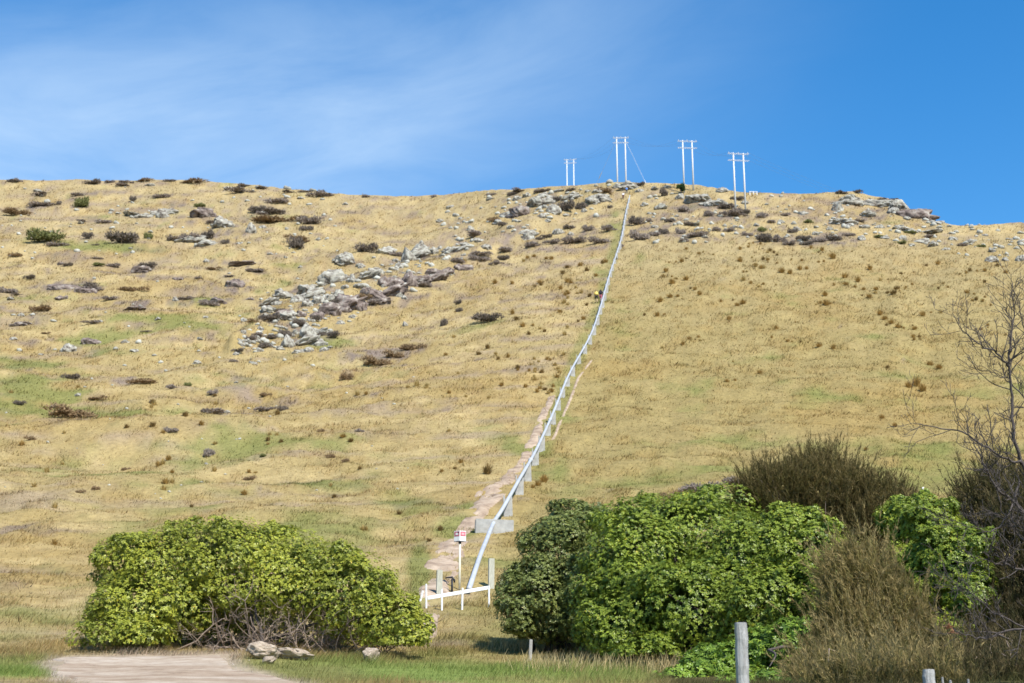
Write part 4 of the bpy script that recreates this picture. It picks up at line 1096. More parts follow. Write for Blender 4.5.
MK_LO, MK_HI, MK_TIP = (0.066, 0.060, 0.020), (0.185, 0.152, 0.052), (0.25, 0.182, 0.080)
plume_shrub('tall brown fuzzy bush rising behind the bright green shrubs',
            [(790, 500, 36.5, 46, 36, 1.3), (830, 500, 36.5, 50, 36, 1.3), (880, 525, 36.0, 40, 44, 1.1), (770, 500, 37.0, 36, 34, 1.0), (905, 560, 35.0, 36, 50, 1.0), (850, 545, 36.0, 54, 44, 1.2), (930, 590, 34.0, 30, 44, .9), (815, 480, 36.8, 30, 24, .9)],
            7500, (850, 655, 36), 21, MK_LO, MK_HI, MK_TIP)
plume_shrub('brown fuzzy bush in front, above the short post at bottom edge',
            [(868, 596, 28.5, 40, 46, 1.0), (850, 640, 28.0, 44, 46, .9), (888, 622, 28.0, 44, 48, .9), (880, 665, 27.5, 66, 40, .9), (890, 700, 26.5, 90, 36, .9), (870, 690, 25.6, 80, 28, .7), (860, 700, 23.6, 60, 30, .6), (930, 704, 23.8, 60, 30, .6), (830, 685, 27.0, 40, 34, .7), (920, 658, 27.8, 26, 38, .8), (850, 580, 28.8, 26, 30, .7)],
            7500, (880, 690, 28), 22, (0.115, 0.107, 0.034), (0.315, 0.262, 0.092), (0.43, 0.32, 0.150), lean=(-.25, -.1))
plume_shrub('dark fuzzy bush at right edge behind the bare tree',
            [(986, 512, 33.0, 36, 36, .9), (1012, 508, 32.5, 40, 44, 1.1), (1022, 580, 31.0, 36, 60, 1.1), (1045, 540, 31.0, 50, 70, 1.2), (1012, 645, 30.5, 46, 46, 1.1), (1055, 620, 30.5, 50, 70, 1.1), (970, 662, 30.5, 34, 32, .8), (990, 690, 29, 70, 40, 1.0), (1050, 690, 28.5, 60, 50, 1.0), (975, 690, 26.5, 50, 30, .7), (1030, 690, 26.5, 60, 40, .8), (990, 702, 24, 60, 32, .7), (1050, 700, 24, 50, 36, .7)],
            8000, (1005, 690, 31), 23, (0.043, 0.047, 0.017), (0.128, 0.111, 0.043), (0.170, 0.123, 0.064))

# ------------------------------------------------------------------ pipeline
PIPE_PX = [(494, 522, .50), (503, 508, .80), (520, 478, .95), (536, 450, .95), (553, 413, .95), (570, 372, 1.0), (590, 336, 1.0), (600, 308, 1.0), (609, 276, 1.0), (616, 255, 1.0), (622, 235, 1.0), (626, 212, 1.0), (630, 195, .9)]
# the pixels above are the pipe's own line; the ground point lies a little lower in the picture
def pipe_pt(px, py, h):
    lo = 0.0
    q = at(px, py)
    for it in range(6):                      # find the ground point under the pipe
        lift = h * FPX / q.y
        q = at(px, py + lift)
    return Vector((q.x, q.y, q.z + h))


PP = [pipe_pt(*a) for a in PIPE_PX]


def catmull(pts, n):
    out = []
    for i in range(len(pts) - 1):
        a, b, c, d = pts[max(0, i - 1)], pts[i], pts[i + 1], pts[min(len(pts) - 1, i + 2)]
        for k in range(n):
            t = k / n
            out.append(0.5 * ((2 * b) + (c - a) * t + (2 * a - 5 * b + 4 * c - d) * t * t + (3 * b - a - 3 * c + d) * t ** 3))
    out.append(pts[-1]); return out


low = []
for (x, y, h) in [(469, 589, .22), (474, 574, .35), (480, 556, .50), (486, 541, .58)]:
    low.append(pipe_pt(x, y, h))
line = catmull(low + PP, 14)
# settle the run at a steady height over the ground
run = []
for i, p in enumerate(line):
    hgt = p.z - gz(p.x, p.y)
    run.append(Vector((p.x, p.y, gz(p.x, p.y) + hgt)))
for _ in range(6):
    run = [run[0]] + [run[i] * .5 + (run[i - 1] + run[i + 1]) * .25 for i in range(1, len(run) - 1)] + [run[-1]]
PR = 0.105
root = empty('pipeline', on(run[0].x, run[0].y), 'long pale blue grey steel pipeline climbing the whole hill', 'pipeline')
mb = MB(); mb.tube([p - root.location for p in run], PR, 14)
obj('pipe', mb.mesh('pipe', True), M_pipe, root)
acc = 0; collars = []
mb = MB()
sup_pts = []
dist = [0]
for a, b in zip(run[:-1], run[1:]): dist.append(dist[-1] + (b - a).length)
def along(s):
    i = max(0, min(len(run) - 2, int(np.searchsorted(dist, s)) - 1))
    t = (s - dist[i]) / max(1e-6, dist[i + 1] - dist[i])
    return run[i].lerp(run[i + 1], t), (run[i + 1] - run[i]).normalized()
total = dist[-1]
i_block = min(range(len(run)), key=lambda i: (run[i] - PP[0]).length)
s_block = dist[i_block]
for s in np.arange(s_block, total - 1, 24.0):
    p, d = along(s)
    m = MB(); m.tube([-d * .07, d * .07], PR + .07, 14)
    obj('flange', m.mesh('flange', True), M_pipe, root, p - root.location)


def support_mesh(h, jitter):
    """Concrete saddle: a thick upright slab with a round notch for the pipe and two horns."""
    bm = bmesh.new()
    W, Tk = 0.50, 0.32
    prof = [(-W / 2, -1.0), (W / 2, -1.0), (W / 2, h + .10), (.20, h + .10)]
    for k in range(9):
        a = -math.pi * (k / 8)
        prof.append((.15 * math.cos(a), h - .01 + .15 * math.sin(a)))
    prof += [(-.20, h + .22), (-W / 2, h + .22)]
    va = [bm.verts.new((x, -Tk / 2, z)) for x, z in prof]; vb = [bm.verts.new((x, Tk / 2, z)) for x, z in prof]
    bm.faces.new(va); bm.faces.new(list(reversed(vb)))
    for i in range(len(prof)):
        j = (i + 1) % len(prof)
        bm.faces.new((va[i], vb[i], vb[j], va[j]))
    bmesh.ops.triangulate(bm, faces=[f for f in bm.faces if len(f.verts) > 4])
    bmesh.ops.recalc_face_normals(bm, faces=bm.faces)
    me = bpy.data.meshes.new('pipe_support'); bm.to_mesh(me); bm.free()
    me.materials.append(M_concrete)
    return me


sup0 = None
s = s_block + 6.2
k = 0
while s < total - 2:
    p, d = along(s)
    g = gz(p.x, p.y)
    h = p.z - g
    o = bpy.data.objects.new('pipe_support', support_mesh(h, 0)); col.objects.link(o)
    o.location = (p.x, p.y, g); o.rotation_euler = (random.uniform(-.03, .03), random.uniform(-.03, .03), math.atan2(d.y, d.x) - math.pi / 2 + .12)
    tag(o, 'grey concrete saddle block carrying the steel pipeline up the hill', 'pipe support', 'concrete saddles under the pipeline')
    s += 7.6 + random.uniform(-.4, .4)
# anchor block
p, d = along(s_block)
pz = gz(p.x, p.y)
me = MB().box((0, 0, .02), (2.0, .75, 1.2)).mesh('anchor_block', bevel=.03); me.materials.append(M_concrete)
o = bpy.data.objects.new('anchor_block', me); col.objects.link(o); o.location = (p.x, p.y, pz); o.rotation_euler = (0, .03, .08)
tag(o, 'wide pale concrete anchor block crossing under the lower pipeline', 'concrete block')

# ------------------------------------------------------------------ lower barrier, posts, sign, valve
bl = at(428, 608); br = at(489, 607)
hz_l = P3(428, 598, bl.y); hz_r = P3(489, 587.5, br.y)
root = empty('barrier_rail', (bl + br) * .5, 'white horizontal rail on thin white stakes at the foot of the pipeline', 'barrier')
d = (hz_r - hz_l).normalized()
m = MB(); m.box((0, 0, 0), ((hz_r - hz_l).length + .05, .07, .13))
me = m.mesh('rail', bevel=.01); o = obj('rail', me, M_white, root, (hz_l + hz_r) * .5 - root.location)
o.rotation_euler = d.to_track_quat('X', 'Z').to_euler()
for (x, yb, yt, w) in [(426.5, 608, 584, 1.8), (442, 610, 589, 2.0), (462, 609.5, 588, 2.0), (489, 607, 586, 1.9)]:
    q = at(x, yb); s = q.y / FPX
    top = P3(x + random.uniform(-.6, .8), yt, q.y)
    m = MB(); m.tube([Vector((0, 0, -.2)), top - q], w * s * .5, 6)
    obj('stake', m.mesh('stake', False), M_white, root, q - root.location + Vector((0, -.06, 0)))
q = at(419, 601); m = MB(); m.tube([Vector((0, 0, -.2)), Vector((.14, 0, .38))], .04, 6)
tag(obj('marker_stake', m.mesh('marker_stake'), M_white, None, q), 'short tilted white stake left of the white rail by the dirt path', 'stake')
for (x, yb, yt, w, lab) in [(439, 596, 570, 5.6, 'shorter thick pale square post standing behind the left part of the white rail'), (491, 588, 558.5, 5.6, 'taller thick pale square post at the right end of the white rail')]:
    q = at(x, yb); s = q.y / FPX; top = P3(x, yt, q.y); H = top.z - q.z
    me = MB().box((0, 0, H / 2 - .2), (w * s, w * s * .9, H + .4)).mesh('square_post', bevel=.012)
    o = obj('square_post', me, M_palepost, None, q); o.rotation_euler = (0, .012, .2); tag(o, lab, 'post')

# sign box on its pole
q = at(459.5, 590); s = q.y / FPX; top = P3(460, 531, q.y); H = top.z - q.z
root = empty('warning_sign', q, 'white and red two sided warning sign on a thin cream pole beside the dirt path', 'sign')
m = MB(); m.tube([(0, 0, -.3), (0, 0, H - .40)], .042, 10); obj('pole', m.mesh('pole', True), M_cream, root)
m = MB(); m.tube([(0, 0, H - .50), (0, 0, H - .38)], .055, 10); obj('bracket', m.mesh('bracket', True), M_black, root)
sp = .29; hh = .40; zc = H - hh / 2
for sd in (-1, 1):                           # two boards meeting in an edge towards the path
    ang = sd * math.radians(38)
    R3 = Matrix.Rotation(ang, 3, 'Z')
    cx = R3 @ Vector((sd * sp / 2, 0, 0)); cpos = cx + Vector((0, -.14, zc))
    me = MB().box((0, 0, 0), (sp, .015, hh)).mesh('sign_board'); b = obj('sign_board', me, M_white, root, cpos); b.rotation_euler = (0, 0, ang)
    me = MB().box((0, -.0105, hh * .2), (sp * .86, .006, hh * .46)).mesh('red_panel'); obj('red_panel', me, M_red, b)
    me = MB().box((sd * sp * -.02, -.0155, hh * .2), (sp * .42, .004, hh * .2)).mesh('pale_mark'); obj('pale_mark', me, mat_plain('sign_pink', (.7, .35, .38), .5) if sd > 0 else M_white, b)
    if sd < 0:
        me = MB().box((sp * .26, -.0155, hh * .34), (sp * .2, .004, hh * .17)).mesh('black_mark'); obj('black_mark', me, M_black, b)
m = MB()
R1 = .225
m.v += [(-.235, .05, H - hh), (0, -.15, H - hh), (.235, .05, H - hh), (-.235, .05, H - hh - .02), (0, -.15, H - hh - .02), (.235, .05, H - hh - .02)]
m.f += [(0, 1, 2), (5, 4, 3), (0, 3, 4, 1), (1, 4, 5, 2), (2, 5, 3, 0)]
obj('base_plate', m.mesh('base_plate'), M_black, root)

# black valve handle
q = at(452, 592); m = MB(); s = q.y / FPX
m.tube([(0, 0, -.2), (0, 0, .50)], .04, 8); obj_root = empty('iron_hydrant', q, 'small black iron standpipe with bent arm behind the white rail', 'standpipe')
obj('stem', m.mesh('stem', True), M_black, obj_root)
m = MB(); m.tube([(.10, 0, .36), (.08, 0, .46), (0, 0, .56), (-.16, 0, .55), (-.26, 0, .53)], [.03, .04, .045, .03, .025], 8); obj('arm', m.mesh('arm', True), M_black, obj_root)

# lone white stakes
q = at(530, 661); m = MB(); s = q.y / FPX
m.box((0, 0, .14), (.075, .05, .72)); o = obj('marker_stake', m.mesh('marker_stake', bevel=.008), M_timber, None, q); o.rotation_euler = (0, .05, .3)
tag(o, 'short pale grey marker stake in the grass left of the big green thicket', 'stake')
q = at(924.5, 497); m = MB(); m.box((0, 0, .15), (.14, .08, .90)); o = obj('marker_stake', m.mesh('marker_stake', bevel=.01), M_white, None, q); o.rotation_euler = (0, -.12, .3)
tag(o, 'tiny white marker stake on the slope just above the yellow green shrub', 'stake')

# grey posts at the bottom edge
def round_post(px, ytop, D, w, label, name='fence_post'):
    top = P3(px, ytop, D); g = gz(top.x, top.y); H = top.z - g; rr = w * D / FPX * .5
    m = MB(); r = np.random.default_rng(int(px))
    n = 14; m.tube([(r.normal(0, .003), r.normal(0, .003), -.3 + (H + .3) * i / n) for i in range(n + 1)], [rr * (1 + r.normal(0, .02)) for i in range(n)] + [rr * .93], 14)
    o = obj(name, m.mesh(name, False, bevel=.006), M_timber, None, (top.x, top.y, g)); o.rotation_euler = (0, .01, 0.4)
    return tag(o, label, 'fence post')


round_post(740, 622.5, 16.5, 12.6, 'tall weathered grey timber post in front of the green thicket')
round_post(928, 669.5, 18.5, 12, 'short weathered grey post top below the brown fuzzy bush')
for (x, yt, D, w) in [(942, 677, 18.6, 2.2), (950, 680, 18.8, 2.6), (968, 679, 19.0, 2.2)]:
    round_post(x, yt, D, w, 'thin pale broken paling just right of the short grey post', 'paling')['group'] = 'thin palings beside the short post'

# ------------------------------------------------------------------ pole frames on the skyline
def hframe(cxp, D, ytop, label, armpx, y2, rz=0.0, sp=2.25):
    top = P3(cxp, ytop, D); g = gz(top.x, top.y); H = top.z - g
    root = empty('pole_frame', (top.x, top.y, g), label, 'power pole', 'twin pole frames along the ridge', rz)
    root.pop('group', None) if 'group' in root else None
    a2 = (y2 - ytop) * D / FPX
    W = armpx * D / FPX
    for sx_ in (-1, 1):
        gl = gz(top.x + sx_ * sp / 2 * math.cos(rz), top.y + sx_ * sp / 2 * math.sin(rz)) - g
        m = MB(); m.tube([(0, 0, gl - .6), (0, 0, H * .5), (0, 0, H + .12)], [.21, .185, .15], 10)
        obj('pole', m.mesh('pole', True), M_polewhite, root, (sx_ * sp / 2, 0, 0))
    for z in (H - .10, H - a2):
        for yy in (-.24, .24):
            m = MB(); m.box((0, yy, z), (W, .08, .07)); obj('crossarm', m.mesh('crossarm', bevel=.01), M_polewhite, root)
    for x in (-W * .45, 0, W * .45):
        m = MB(); m.tube([(x, 0, H - .02), (x, 0, H + .10), (x, 0, H + .14), (x, 0, H + .3)], [.05, .05, .09, .06], 8)
        obj('insulator', m.mesh('insulator', True), M_polewhite, root)
    return root, H, W


D4 = at(740, 212).y; D3 = at(690, 190).y - 1
fr = [hframe(570.2, 440, 159.5, 'farthest and smallest white twin pole frame, leftmost on the skyline', 13.5, 163.5, -.1),
      hframe(620.8, 352, 137.5, 'white twin pole frame at the top of the pipeline with guy wires', 17, 143.5, -.05),
      hframe(687.2, D3, 141, 'white twin pole frame between the pipeline top and the right frame', 21, 149, .08),
      hframe(738.2, D4, 153.5, 'white twin pole frame standing furthest right on the knoll', 23, 161.5, .12)]


def wire(a, b, sag, label, group, r=.013, name='power_line', n=24):
    pts = []
    for i in range(n + 1):
        t = i / n
        pts.append(a.lerp(b, t) - Vector((0, 0, sag * 4 * t * (1 - t))) - a)
    m = MB(); m.tube(pts, r, 5)
    return tag(obj(name, m.mesh(name, True), M_wire, None, a), label, 'cable', group)


def arm_pt(f, k, z=0.0):
    root, H, W = f
    v = Matrix.Rotation(root.rotation_euler.z, 3, 'Z') @ Vector((k * W * .45, 0, H + .28 + z))
    return Vector(root.location) + v


names = ['leftmost and second', 'second and third', 'third and rightmost']
for i in range(3):
    for k in (-1, 0, 1):
        wire(arm_pt(fr[i], k), arm_pt(fr[i + 1], k), 2.2, f'thin sagging power line strung between the {names[i]} pole frames', f'power lines between the {names[i]} frames')
for k in (-1, 0, 1):
    e = P3(1105 + k * 6, 236, 560)
    wire(arm_pt(fr[3], k), e, 9, 'thin power line running down right from the rightmost pole frame', 'power lines leaving the rightmost frame')
f2 = fr[1]; base = Vector(f2[0].location)
for (x, D, yb, sd, lab) in [(588, 362, 183, -1, 'guy wire with pale insulator left of the pipeline top frame'), (652, 348, 183, 1, 'guy wire with pale insulator right of the pipeline top frame')]:
    e = P3(x, yb, D); e.z = gz(e.x, e.y)
    a = base + Vector((sd * 1.1, 0, f2[1] - .6))
    root = empty('guy_wire', a, lab, 'guy wire')
    m = MB(); m.tube([Vector((0, 0, 0)), e - a], .03, 5); obj('cable', m.mesh('cable'), M_polewhite, root)
    t0, t1 = (.52, .62) if sd < 0 else (.72, .98)
    m = MB(); m.tube([(e - a) * t0, (e - a) * t1], .085, 8); obj('insulator', m.mesh('insulator'), M_polewhite, root)
# little white rails on the crest
def low_rail(px0, px1, y, D, h, label):
    a = P3(px0, y, D); b = P3(px1, y, D); a.z = gz(a.x, a.y); b.z = gz(b.x, b.y)
    root = empty('low_rail', (a + b) * .5, label, 'rail')
    n = 3
    for i in range(n):
        p = a.lerp(b, i / (n - 1)); p.z = gz(p.x, p.y); m = MB(); m.box((0, 0, h / 2 - .2), (.14, .14, h + .4)); obj('post', m.mesh('post'), M_white, root, p - root.location)
    m = MB(); m.tube([a + Vector((0, 0, h * .9)) - root.location, b + Vector((0, 0, h * .9)) - root.location], .07, 6); obj('rail', m.mesh('rail'), M_white, root)


dr = at(757, 195).y
low_rail(750, 757, 194, dr, .9, 'low white rail on the skyline just right of the rightmost pole frame')
low_rail(601, 611, 180, 350, 1.1, 'low white rail on the crest left of the pipeline top')

# small green tree on the crest
q = at(681, 194); s = q.y / FPX; root = empty('young_tree', q, 'small dark green young tree left of the second tallest pole frame legs', 'tree')
root['label'] = 'small dark green tree on the crest beside the left leg of the third frame'
m = MB(); m.tube([(0, 0, -.2), (0, 0, 1.2)], [.1, .06], 7); obj('trunk', m.mesh('trunk', True), M_bark, root)
me = scrub_mesh(401, (0.02, 0.04, 0.012), (0.06, 0.10, 0.03), n=1300, up=.6, name='crown'); me.materials.append(M_grass)
o = obj('crown', me, None, root, (0, 0, .5)); o.scale = (10 * s * .55, 10 * s * .5, 13 * s)

# ------------------------------------------------------------------ people
def skin_mesh(name, verts, edges, radii, sub=2):
    me = bpy.data.meshes.new(name); me.from_pydata(verts, edges, [])
    o = bpy.data.objects.new(name, me); col.objects.link(o)
    md = o.modifiers.new('skin', 'SKIN'); md.use_smooth_shade = True
    for i, sv in enumerate(me.skin_vertices[0].data):
        sv.radius = (radii[i], radii[i]) if not hasattr(radii[i], '__len__') else radii[i]
        sv.use_root = (i == 0)
    ss = o.modifiers.new('sub', 'SUBSURF'); ss.levels = sub; ss.render_levels = sub
    dg = bpy.context.evaluated_depsgraph_get(); dg.update()
    out = bpy.data.meshes.new_from_object(o.evaluated_get(dg))
    bpy.data.objects.remove(o); bpy.data.meshes.remove(me)
    out.name = name
    return out


def ball(name, c, r, mat, parent, seg=14):
    bm = bmesh.new(); bmesh.ops.create_uvsphere(bm, u_segments=seg, v_segments=seg // 2 + 2, radius=1.0)
    for v in bm.verts: v.co = Vector((v.co.x * r[0] + c[0], v.co.y * r[1] + c[1], v.co.z * r[2] + c[2]))
    me = bpy.data.meshes.new(name); bm.to_mesh(me); bm.free()
    for p in me.polygons: p.use_smooth = True
    return obj(name, me, mat, parent)


def person(loc, rz, label, shirt, legs, lean=.12, pack=None, hat=None, hair=(.05, .035, .025), long_trousers=False, scale=1.0):
    root = empty('person', loc, label, 'person', None, rz); root.scale = (scale,) * 3
    # y is forwards; the left foot is a step ahead and uphill
    hip = .93; L = lean
    V = [(0, 0, hip), (0, .04 * L, 1.08), (0, .30 * L, 1.27), (0, .48 * L, 1.44), (0, .58 * L, 1.53), (0, .68 * L + .02, 1.63), (0, .70 * L + .03, 1.72),
         (-.10, .02, .88), (-.11, .22, .55), (-.11, .14, .16), (-.11, .28, .11),
         (.10, -.02, .88), (.10, -.02, .48), (.11, -.22, .08), (.11, -.08, .03),
         (-.19, .44 * L, 1.42), (-.26, .30 * L - .06, 1.14), (-.24, .30 * L + .14, .94), (-.23, .30 * L + .22, .87),
         (.19, .44 * L, 1.42), (.27, .30 * L + .02, 1.14), (.25, .30 * L + .22, .98), (.24, .30 * L + .30, .93), (0, .70 * L + .14, 1.655)]
    E = [(0, 1), (1, 2), (2, 3), (3, 4), (4, 5), (5, 6), (0, 7), (7, 8), (8, 9), (9, 10), (0, 11), (11, 12), (12, 13), (13, 14), (3, 15), (15, 16), (16, 17), (17, 18), (3, 19), (19, 20), (20, 21), (21, 22), (5, 23)]
    Rr = [(.15, .12), (.13, .10), (.155, .11), (.12, .09), (.055, .055), (.088, .098), (.07, .08), (.092, .092), (.062, .062), (.042, .042), (.04, .035), (.092, .092), (.062, .062), (.042, .042), (.04, .035),
          (.058, .058), (.042, .042), (.032, .032), (.036, .022), (.058, .058), (.042, .042), (.032, .032), (.036, .022), (.016, .016)]
    obj('body', skin_mesh('body', V, E, Rr), M_skin, root)
    g = lambda ids: {i: k for k, i in enumerate(ids)}
    def cloth(name, ids, grow, colr):
        mp = g(ids)
        e = [(mp[a], mp[b]) for a, b in E if a in mp and b in mp]
        obj(name, skin_mesh(name, [V[i] for i in ids], e, [(Rr[i][0] + grow, Rr[i][1] + grow) for i in ids]), mat_plain(name + '_cloth', colr, .85), root)
    cloth('shirt', [2, 1, 0, 3, 15, 16, 19, 20], .022, shirt)
    cloth('trousers', [0, 7, 8, 11, 12] + ([9, 13] if long_trousers else []), .026, legs)
    ball('hair', (0, .70 * L + .0, 1.70), (.098, .108, .095), mat_plain('hair', hair, .7), root)
    for i, s in ((10, -1), (14, 1)):
        ball('shoe', (V[i][0], V[i][1] - .05, V[i][2] - .03), (.052, .14, .05), M_black, root, 10)
    if hat:
        ball('hat', (0, .70 * L + .02, 1.745), (.15, .17, .04), mat_plain('hat', hat, .8), root)
    if pack:
        me = MB().box((0, 0, 0), (.36, .22, .5)).mesh('backpack', bevel=.06); o = obj('backpack', me, mat_plain('backpack', pack, .8), root, (0, .30 * L - .24, 1.28)); o.rotation_euler = (-L * .6, 0, 0)
    return root


q = at(596.4, 303.5) + Vector((0, 0, .12))
person(q, .1, 'person in bright yellow top and black shorts climbing beside the pipeline', (.62, .46, .10), (.02, .02, .025), lean=.55, pack=(.66, .50, .14), hat=(.6, .48, .2), hair=(.1, .05, .03), scale=1.15)
q = at(600.8, 302.5) + Vector((0, 0, .12))
person(q, -.2, 'person in black top and pink leggings just right of the yellow climber', (.015, .015, .022), (.5, .16, .22), lean=.3, pack=(.02, .02, .03), long_trousers=True, scale=1.12)
q = at(626.8, 193.5)
person(q, .3, 'person in bright blue top near the very top of the pipeline', (.06, .22, .62), (.05, .06, .09), lean=.2, long_trousers=True)
q = at(623.2, 199)
person(q, -.2, 'person in white top and dark red trousers below the blue walker', (.7, .7, .72), (.10, .03, .035), lean=.5, long_trousers=True, hair=(.03, .02, .03))

# ------------------------------------------------------------------ bare tree at the right edge
r_ = np.random.default_rng(5)
DT = 21.0
def limb(pts, r0, r1):
    out = []
    for i, (x, y, dd) in enumerate(pts): out.append(P3(x, y, DT + dd))
    return catmull(out, 5), r0, r1


base_t = P3(1105, 700, DT + .3); base_t = on(base_t.x, base_t.y)
tree = empty('bare_tree', base_t, 'leafless grey tree reaching in from the right edge', 'tree')
fork = P3(1070, 560, DT + .3)
m = MB(); m.tube([Vector((0, 0, -.3)), (P3(1095, 640, DT + .3) - base_t), fork - base_t, P3(1060, 500, DT + .2) - base_t], [.13, .10, .085, .06], 10)
obj('trunk', m.mesh('trunk', True), M_bark, tree)
LIMBS = [
    ([(1066, 540, .3), (1040, 500, .2), (1021, 459, .1), (1014, 431, 0), (1012, 396, 0), (1009, 364, -.1), (1011, 343, -.1), (1013, 315, 0), (1011, 283, 0)], .040, .008),
    ([(1010, 372, 0), (1003, 360, -.2), (995, 352, -.3), (979, 343, -.5), (965, 333, -.6), (953, 315, -.7)], .022, .006),
    ([(1021, 462, .1), (1012, 461, 0), (988, 448, -.3), (963, 433, -.5), (935, 427, -.7), (914, 424, -.9)], .026, .006),
    ([(1075, 570, .2), (1045, 535, 0), (1019, 508, -.2), (998, 490, -.4), (989, 476, -.5), (979, 455, -.6), (968, 436, -.6)], .036, .007),
    ([(1080, 600, .2), (1025, 572, -.2), (1005, 565, -.4), (989, 561, -.5), (975, 556, -.6)], .024, .006),
    ([(1085, 640, .1), (1030, 628, -.3), (993, 636, -.5), (972, 637, -.6), (954, 630, -.7)], .026, .006),
    ([(1030, 628, -.3), (993, 611, -.5), (972, 593, -.6), (958, 585, -.6)], .016, .005),
    ([(1070, 560, .3), (1060, 500, .3), (1050, 430, .3), (1040, 370, .2), (1036, 310, .1), (1032, 270, 0)], .045, .008),
    ([(1050, 430, .3), (1030, 405, .4), (1012, 385, .5), (998, 375, .6), (985, 370, .6)], .018, .005),
    ([(1040, 360, .2), (1026, 335, .1), (1020, 310, 0), (1018, 296, 0)], .015, .005),
    ([(1075, 580, .2), (1100, 480, .4), (1120, 400, .5), (1130, 320, .4)], .06, .01),
    ([(1021, 480, .2), (1005, 520, -.1), (990, 530, -.3), (970, 527, -.4), (950, 520, -.5)], .016, .005),
    ([(1065, 540, .3), (1030, 545, .1), (1008, 520, -.1), (1000, 500, -.2), (995, 475, -.3)], .02, .005),
]
def twig(mb, p, d, L, rad, depth):
    pts = [p]; dd = d.copy(); n = 5
    for i in range(n):
        dd = (dd + Vector(r_.normal(size=3).tolist()) * .17 + Vector((0, 0, .07))).normalized()
        pts.append(pts[-1] + dd * L / n)
    mb.tube(pts, np.linspace(rad, max(.0035, rad * .5), n + 1), 5, cap=False)
    if depth > 0:
        for k in range(r_.integers(2, 4)):
            i = int(r_.integers(1, n + 1))
            side = Vector(r_.normal(size=3).tolist()); side = (side - dd * side.dot(dd)).normalized()
            twig(mb, pts[i], (dd * .75 + side * .75 + Vector((0, 0, .1))).normalized(), L * r_.uniform(.35, .65), rad * .62, depth - 1)
for pts, r0, r1 in LIMBS:
    c, r0, r1 = limb(pts, r0, r1)
    c = [q + Vector(r_.normal(size=3).tolist()) * .012 for q in c]
    m = MB(); rad = np.linspace(r0, r1, len(c)) * .82; m.tube([q - base_t for q in c], rad, 7)
    for i in range(4, len(c)):
        if r_.uniform() < .85:
            d = (c[i] - c[i - 1]).normalized()
            side = Vector(r_.normal(size=3).tolist()); side = (side - d * side.dot(d)).normalized()
            twig(m, c[i] - base_t, (d * .7 + side * .8 + Vector((0, 0, .15))).normalized(), r_.uniform(.25, .6), min(.009, rad[i] * .6), 2)
    obj('limb', m.mesh('limb', True), M_bark, tree)
# a few dry leaves still hanging
V, F, C = leaf_cloud(unproj(np.array([950., 952, 948, 953]), np.array([626., 628, 625, 632]), np.full(4, DT - .7)), np.tile([0, -.3, -1.0], (4, 1)), np.random.default_rng(2), 4, .075, .045, (.45, .22, .13), (.62, .36, .24))
obj('dry_leaf', np_mesh('dry_leaf', V - np.array(base_t), F, C), M_grass, tree)

# ------------------------------------------------------------------ long dry grass at the foot of the thicket, dead stalks beside the post
def stalks(label, spots, n, hgt, c0, c1, seed, spread=.5, w=.006):
    r = np.random.default_rng(seed); V = []; C = []
    for (x, y) in spots:
        q = at(x, y)
        for k in range(n):
            a = q + Vector((r.normal(0, spread), r.normal(0, spread * .6), 0)); a.z = gz(a.x, a.y) - .02
            h = hgt * r.uniform(.5, 1.2); tip = a + Vector((r.normal(.1, .3) * h, r.normal(0, .3) * h, h))
            mid = a.lerp(tip, .5) + Vector((0, 0, .1 * h)); th = r.uniform(0, 3.14); s = Vector((math.cos(th), math.sin(th), 0)) * w
            V += [a - s, a + s, mid + s * .8, mid - s * .8, tip + s * .2, tip - s * .2]
            t = r.uniform(); c = np.array(c0) * (1 - t) + np.array(c1) * t; C += [c] * 6
    V = np.array([v[:] for v in V]); i = np.arange(len(V) // 6)[:, None] * 6
    F = np.concatenate([i + np.array([[0, 1, 2, 3]]), i + np.array([[3, 2, 4, 5]])])
    return tag(obj('grass', np_mesh('grass', V, F, np.array(C)), M_grass), label, 'grass', kind='stuff')


stalks('long pale dry grass fringing the foot of the right thicket', [(x, 668 + 4 * math.sin(x)) for x in range(540, 690, 7)] + [(x, 650) for x in range(505, 600, 9)], 60, .36, (.36, .27, .12), (.55, .45, .24), 3)

# ------------------------------------------------------------------ light, sky, camera
SUN_DIR = Vector((0.36, -0.55, 0.80)).normalized()       # towards the sun
elev = math.asin(SUN_DIR.z); rot = math.atan2(SUN_DIR.x, SUN_DIR.y)
sun = bpy.data.lights.new('sun', 'SUN'); sun.energy = 4.4; sun.angle = math.radians(.53); sun.color = (1.0, .955, .88)
so = bpy.data.objects.new('sun', sun); col.objects.link(so); so.rotation_euler = (-SUN_DIR).to_track_quat('-Z', 'Y').to_euler(); so.location = (-50, -40, 80)

w = bpy.data.worlds.new('World'); scene.world = w; w.use_nodes = True
nt = w.node_tree; nt.nodes.clear()
out = N(nt, 'ShaderNodeOutputWorld'); bg = N(nt, 'ShaderNodeBackground'); nt.links.new(bg.outputs[0], out.inputs[0])
sky = N(nt, 'ShaderNodeTexSky'); sky.sky_type = 'NISHITA'; sky.sun_disc = False; sky.sun_elevation = elev; sky.sun_rotation = rot
sky.air_density = 1.0; sky.dust_density = 0.35; sky.ozone_density = 3.0; sky.altitude = 100
bg.inputs[1].default_value = 0.120
hs = N(nt, 'ShaderNodeHueSaturation'); hs.inputs['Hue'].default_value = 0.499; hs.inputs['Saturation'].default_value = 1.37; hs.inputs['Value'].default_value = 1.0
nt.links.new(sky.outputs[0], hs.inputs['Color'])
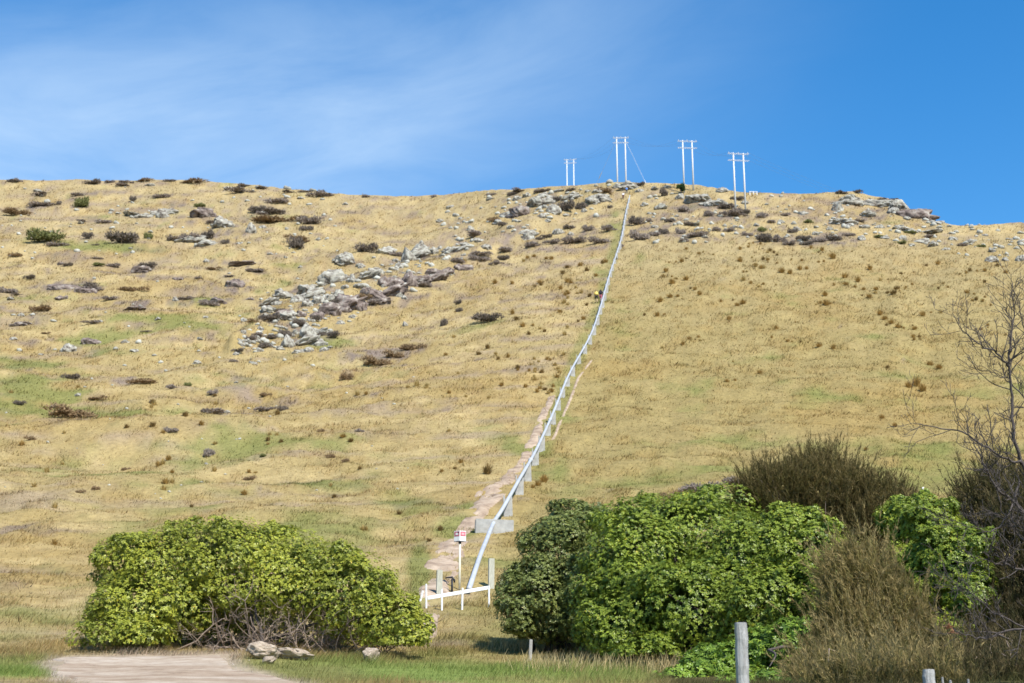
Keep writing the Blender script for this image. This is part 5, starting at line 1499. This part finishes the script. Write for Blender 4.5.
# thin high cloud, laid out over the sky's own directions
tc = N(nt, 'ShaderNodeTexCoord'); sep = N(nt, 'ShaderNodeSeparateXYZ'); nt.links.new(tc.outputs['Generated'], sep.inputs[0])
def math_(op, a, b=None, c=None, clamp=False):
    n = N(nt, 'ShaderNodeMath', operation=op); n.use_clamp = clamp
    for i, q in enumerate((a, b, c)):
        if q is None: continue
        if isinstance(q, (int, float)): n.inputs[i].default_value = q
        else: nt.links.new(q, n.inputs[i])
    return n.outputs[0]
azm = math_('ARCTAN2', sep.outputs[0], sep.outputs[1]); el = math_('ARCSINE', sep.outputs[2])
# sheet of cirrus: strongest low on the left, a diagonal band rising to the right
band = math_('SUBTRACT', el, math_('MULTIPLY_ADD', azm, 0.24, 0.430))
bandm = math_('POWER', 2.718, math_('MULTIPLY', math_('MULTIPLY', band, band), -115.0))
side0 = math_('MULTIPLY_ADD', azm, -1.55, 0.52, clamp=True)
side = math_('MULTIPLY', math_('MULTIPLY', side0, side0), math_('MULTIPLY_ADD', side0, -2.0, 3.0))
comb = N(nt, 'ShaderNodeCombineXYZ'); nt.links.new(math_('MULTIPLY', azm, 5.0), comb.inputs[0]); nt.links.new(math_('MULTIPLY', math_('SUBTRACT', el, math_('MULTIPLY', azm, .2)), 17.0), comb.inputs[1])
nz = N(nt, 'ShaderNodeTexNoise'); nz.inputs['Scale'].default_value = 1.0; nz.inputs['Detail'].default_value = 7; nz.inputs['Roughness'].default_value = .58; nz.inputs['Distortion'].default_value = .5
nt.links.new(comb.outputs[0], nz.inputs['Vector'])
nr = N(nt, 'ShaderNodeMapRange'); nr.inputs[1].default_value = .3; nr.inputs[2].default_value = .8; nt.links.new(nz.outputs[0], nr.inputs[0])
cl = math_('MULTIPLY', math_('MULTIPLY', bandm, side), math_('MULTIPLY_ADD', nr.outputs[0], .75, .45), clamp=True)
mx = N(nt, 'ShaderNodeMix', data_type='RGBA'); nt.links.new(math_('MULTIPLY', cl, .70), mx.inputs[0]); nt.links.new(hs.outputs[0], mx.inputs[6]); mx.inputs[7].default_value = (3.5, 4.5, 5.6, 1)
nt.links.new(mx.outputs[2], bg.inputs[0])

cam = bpy.data.cameras.new('camera'); cam.lens = 50; cam.sensor_width = 36; cam.clip_end = 6000; cam.clip_start = .1
cam.dof.use_dof = True; cam.dof.focus_distance = 33; cam.dof.aperture_fstop = 2.0
co = bpy.data.objects.new('camera', cam); col.objects.link(co); co.location = (0, 0, EYE); co.rotation_euler = (math.pi / 2 + PITCH, 0, 0)
scene.camera = co
vs = scene.view_settings
vs.view_transform = 'Standard'; vs.look = 'None'; vs.exposure = 0.75; vs.gamma = 1.0; vs.use_curve_mapping = False
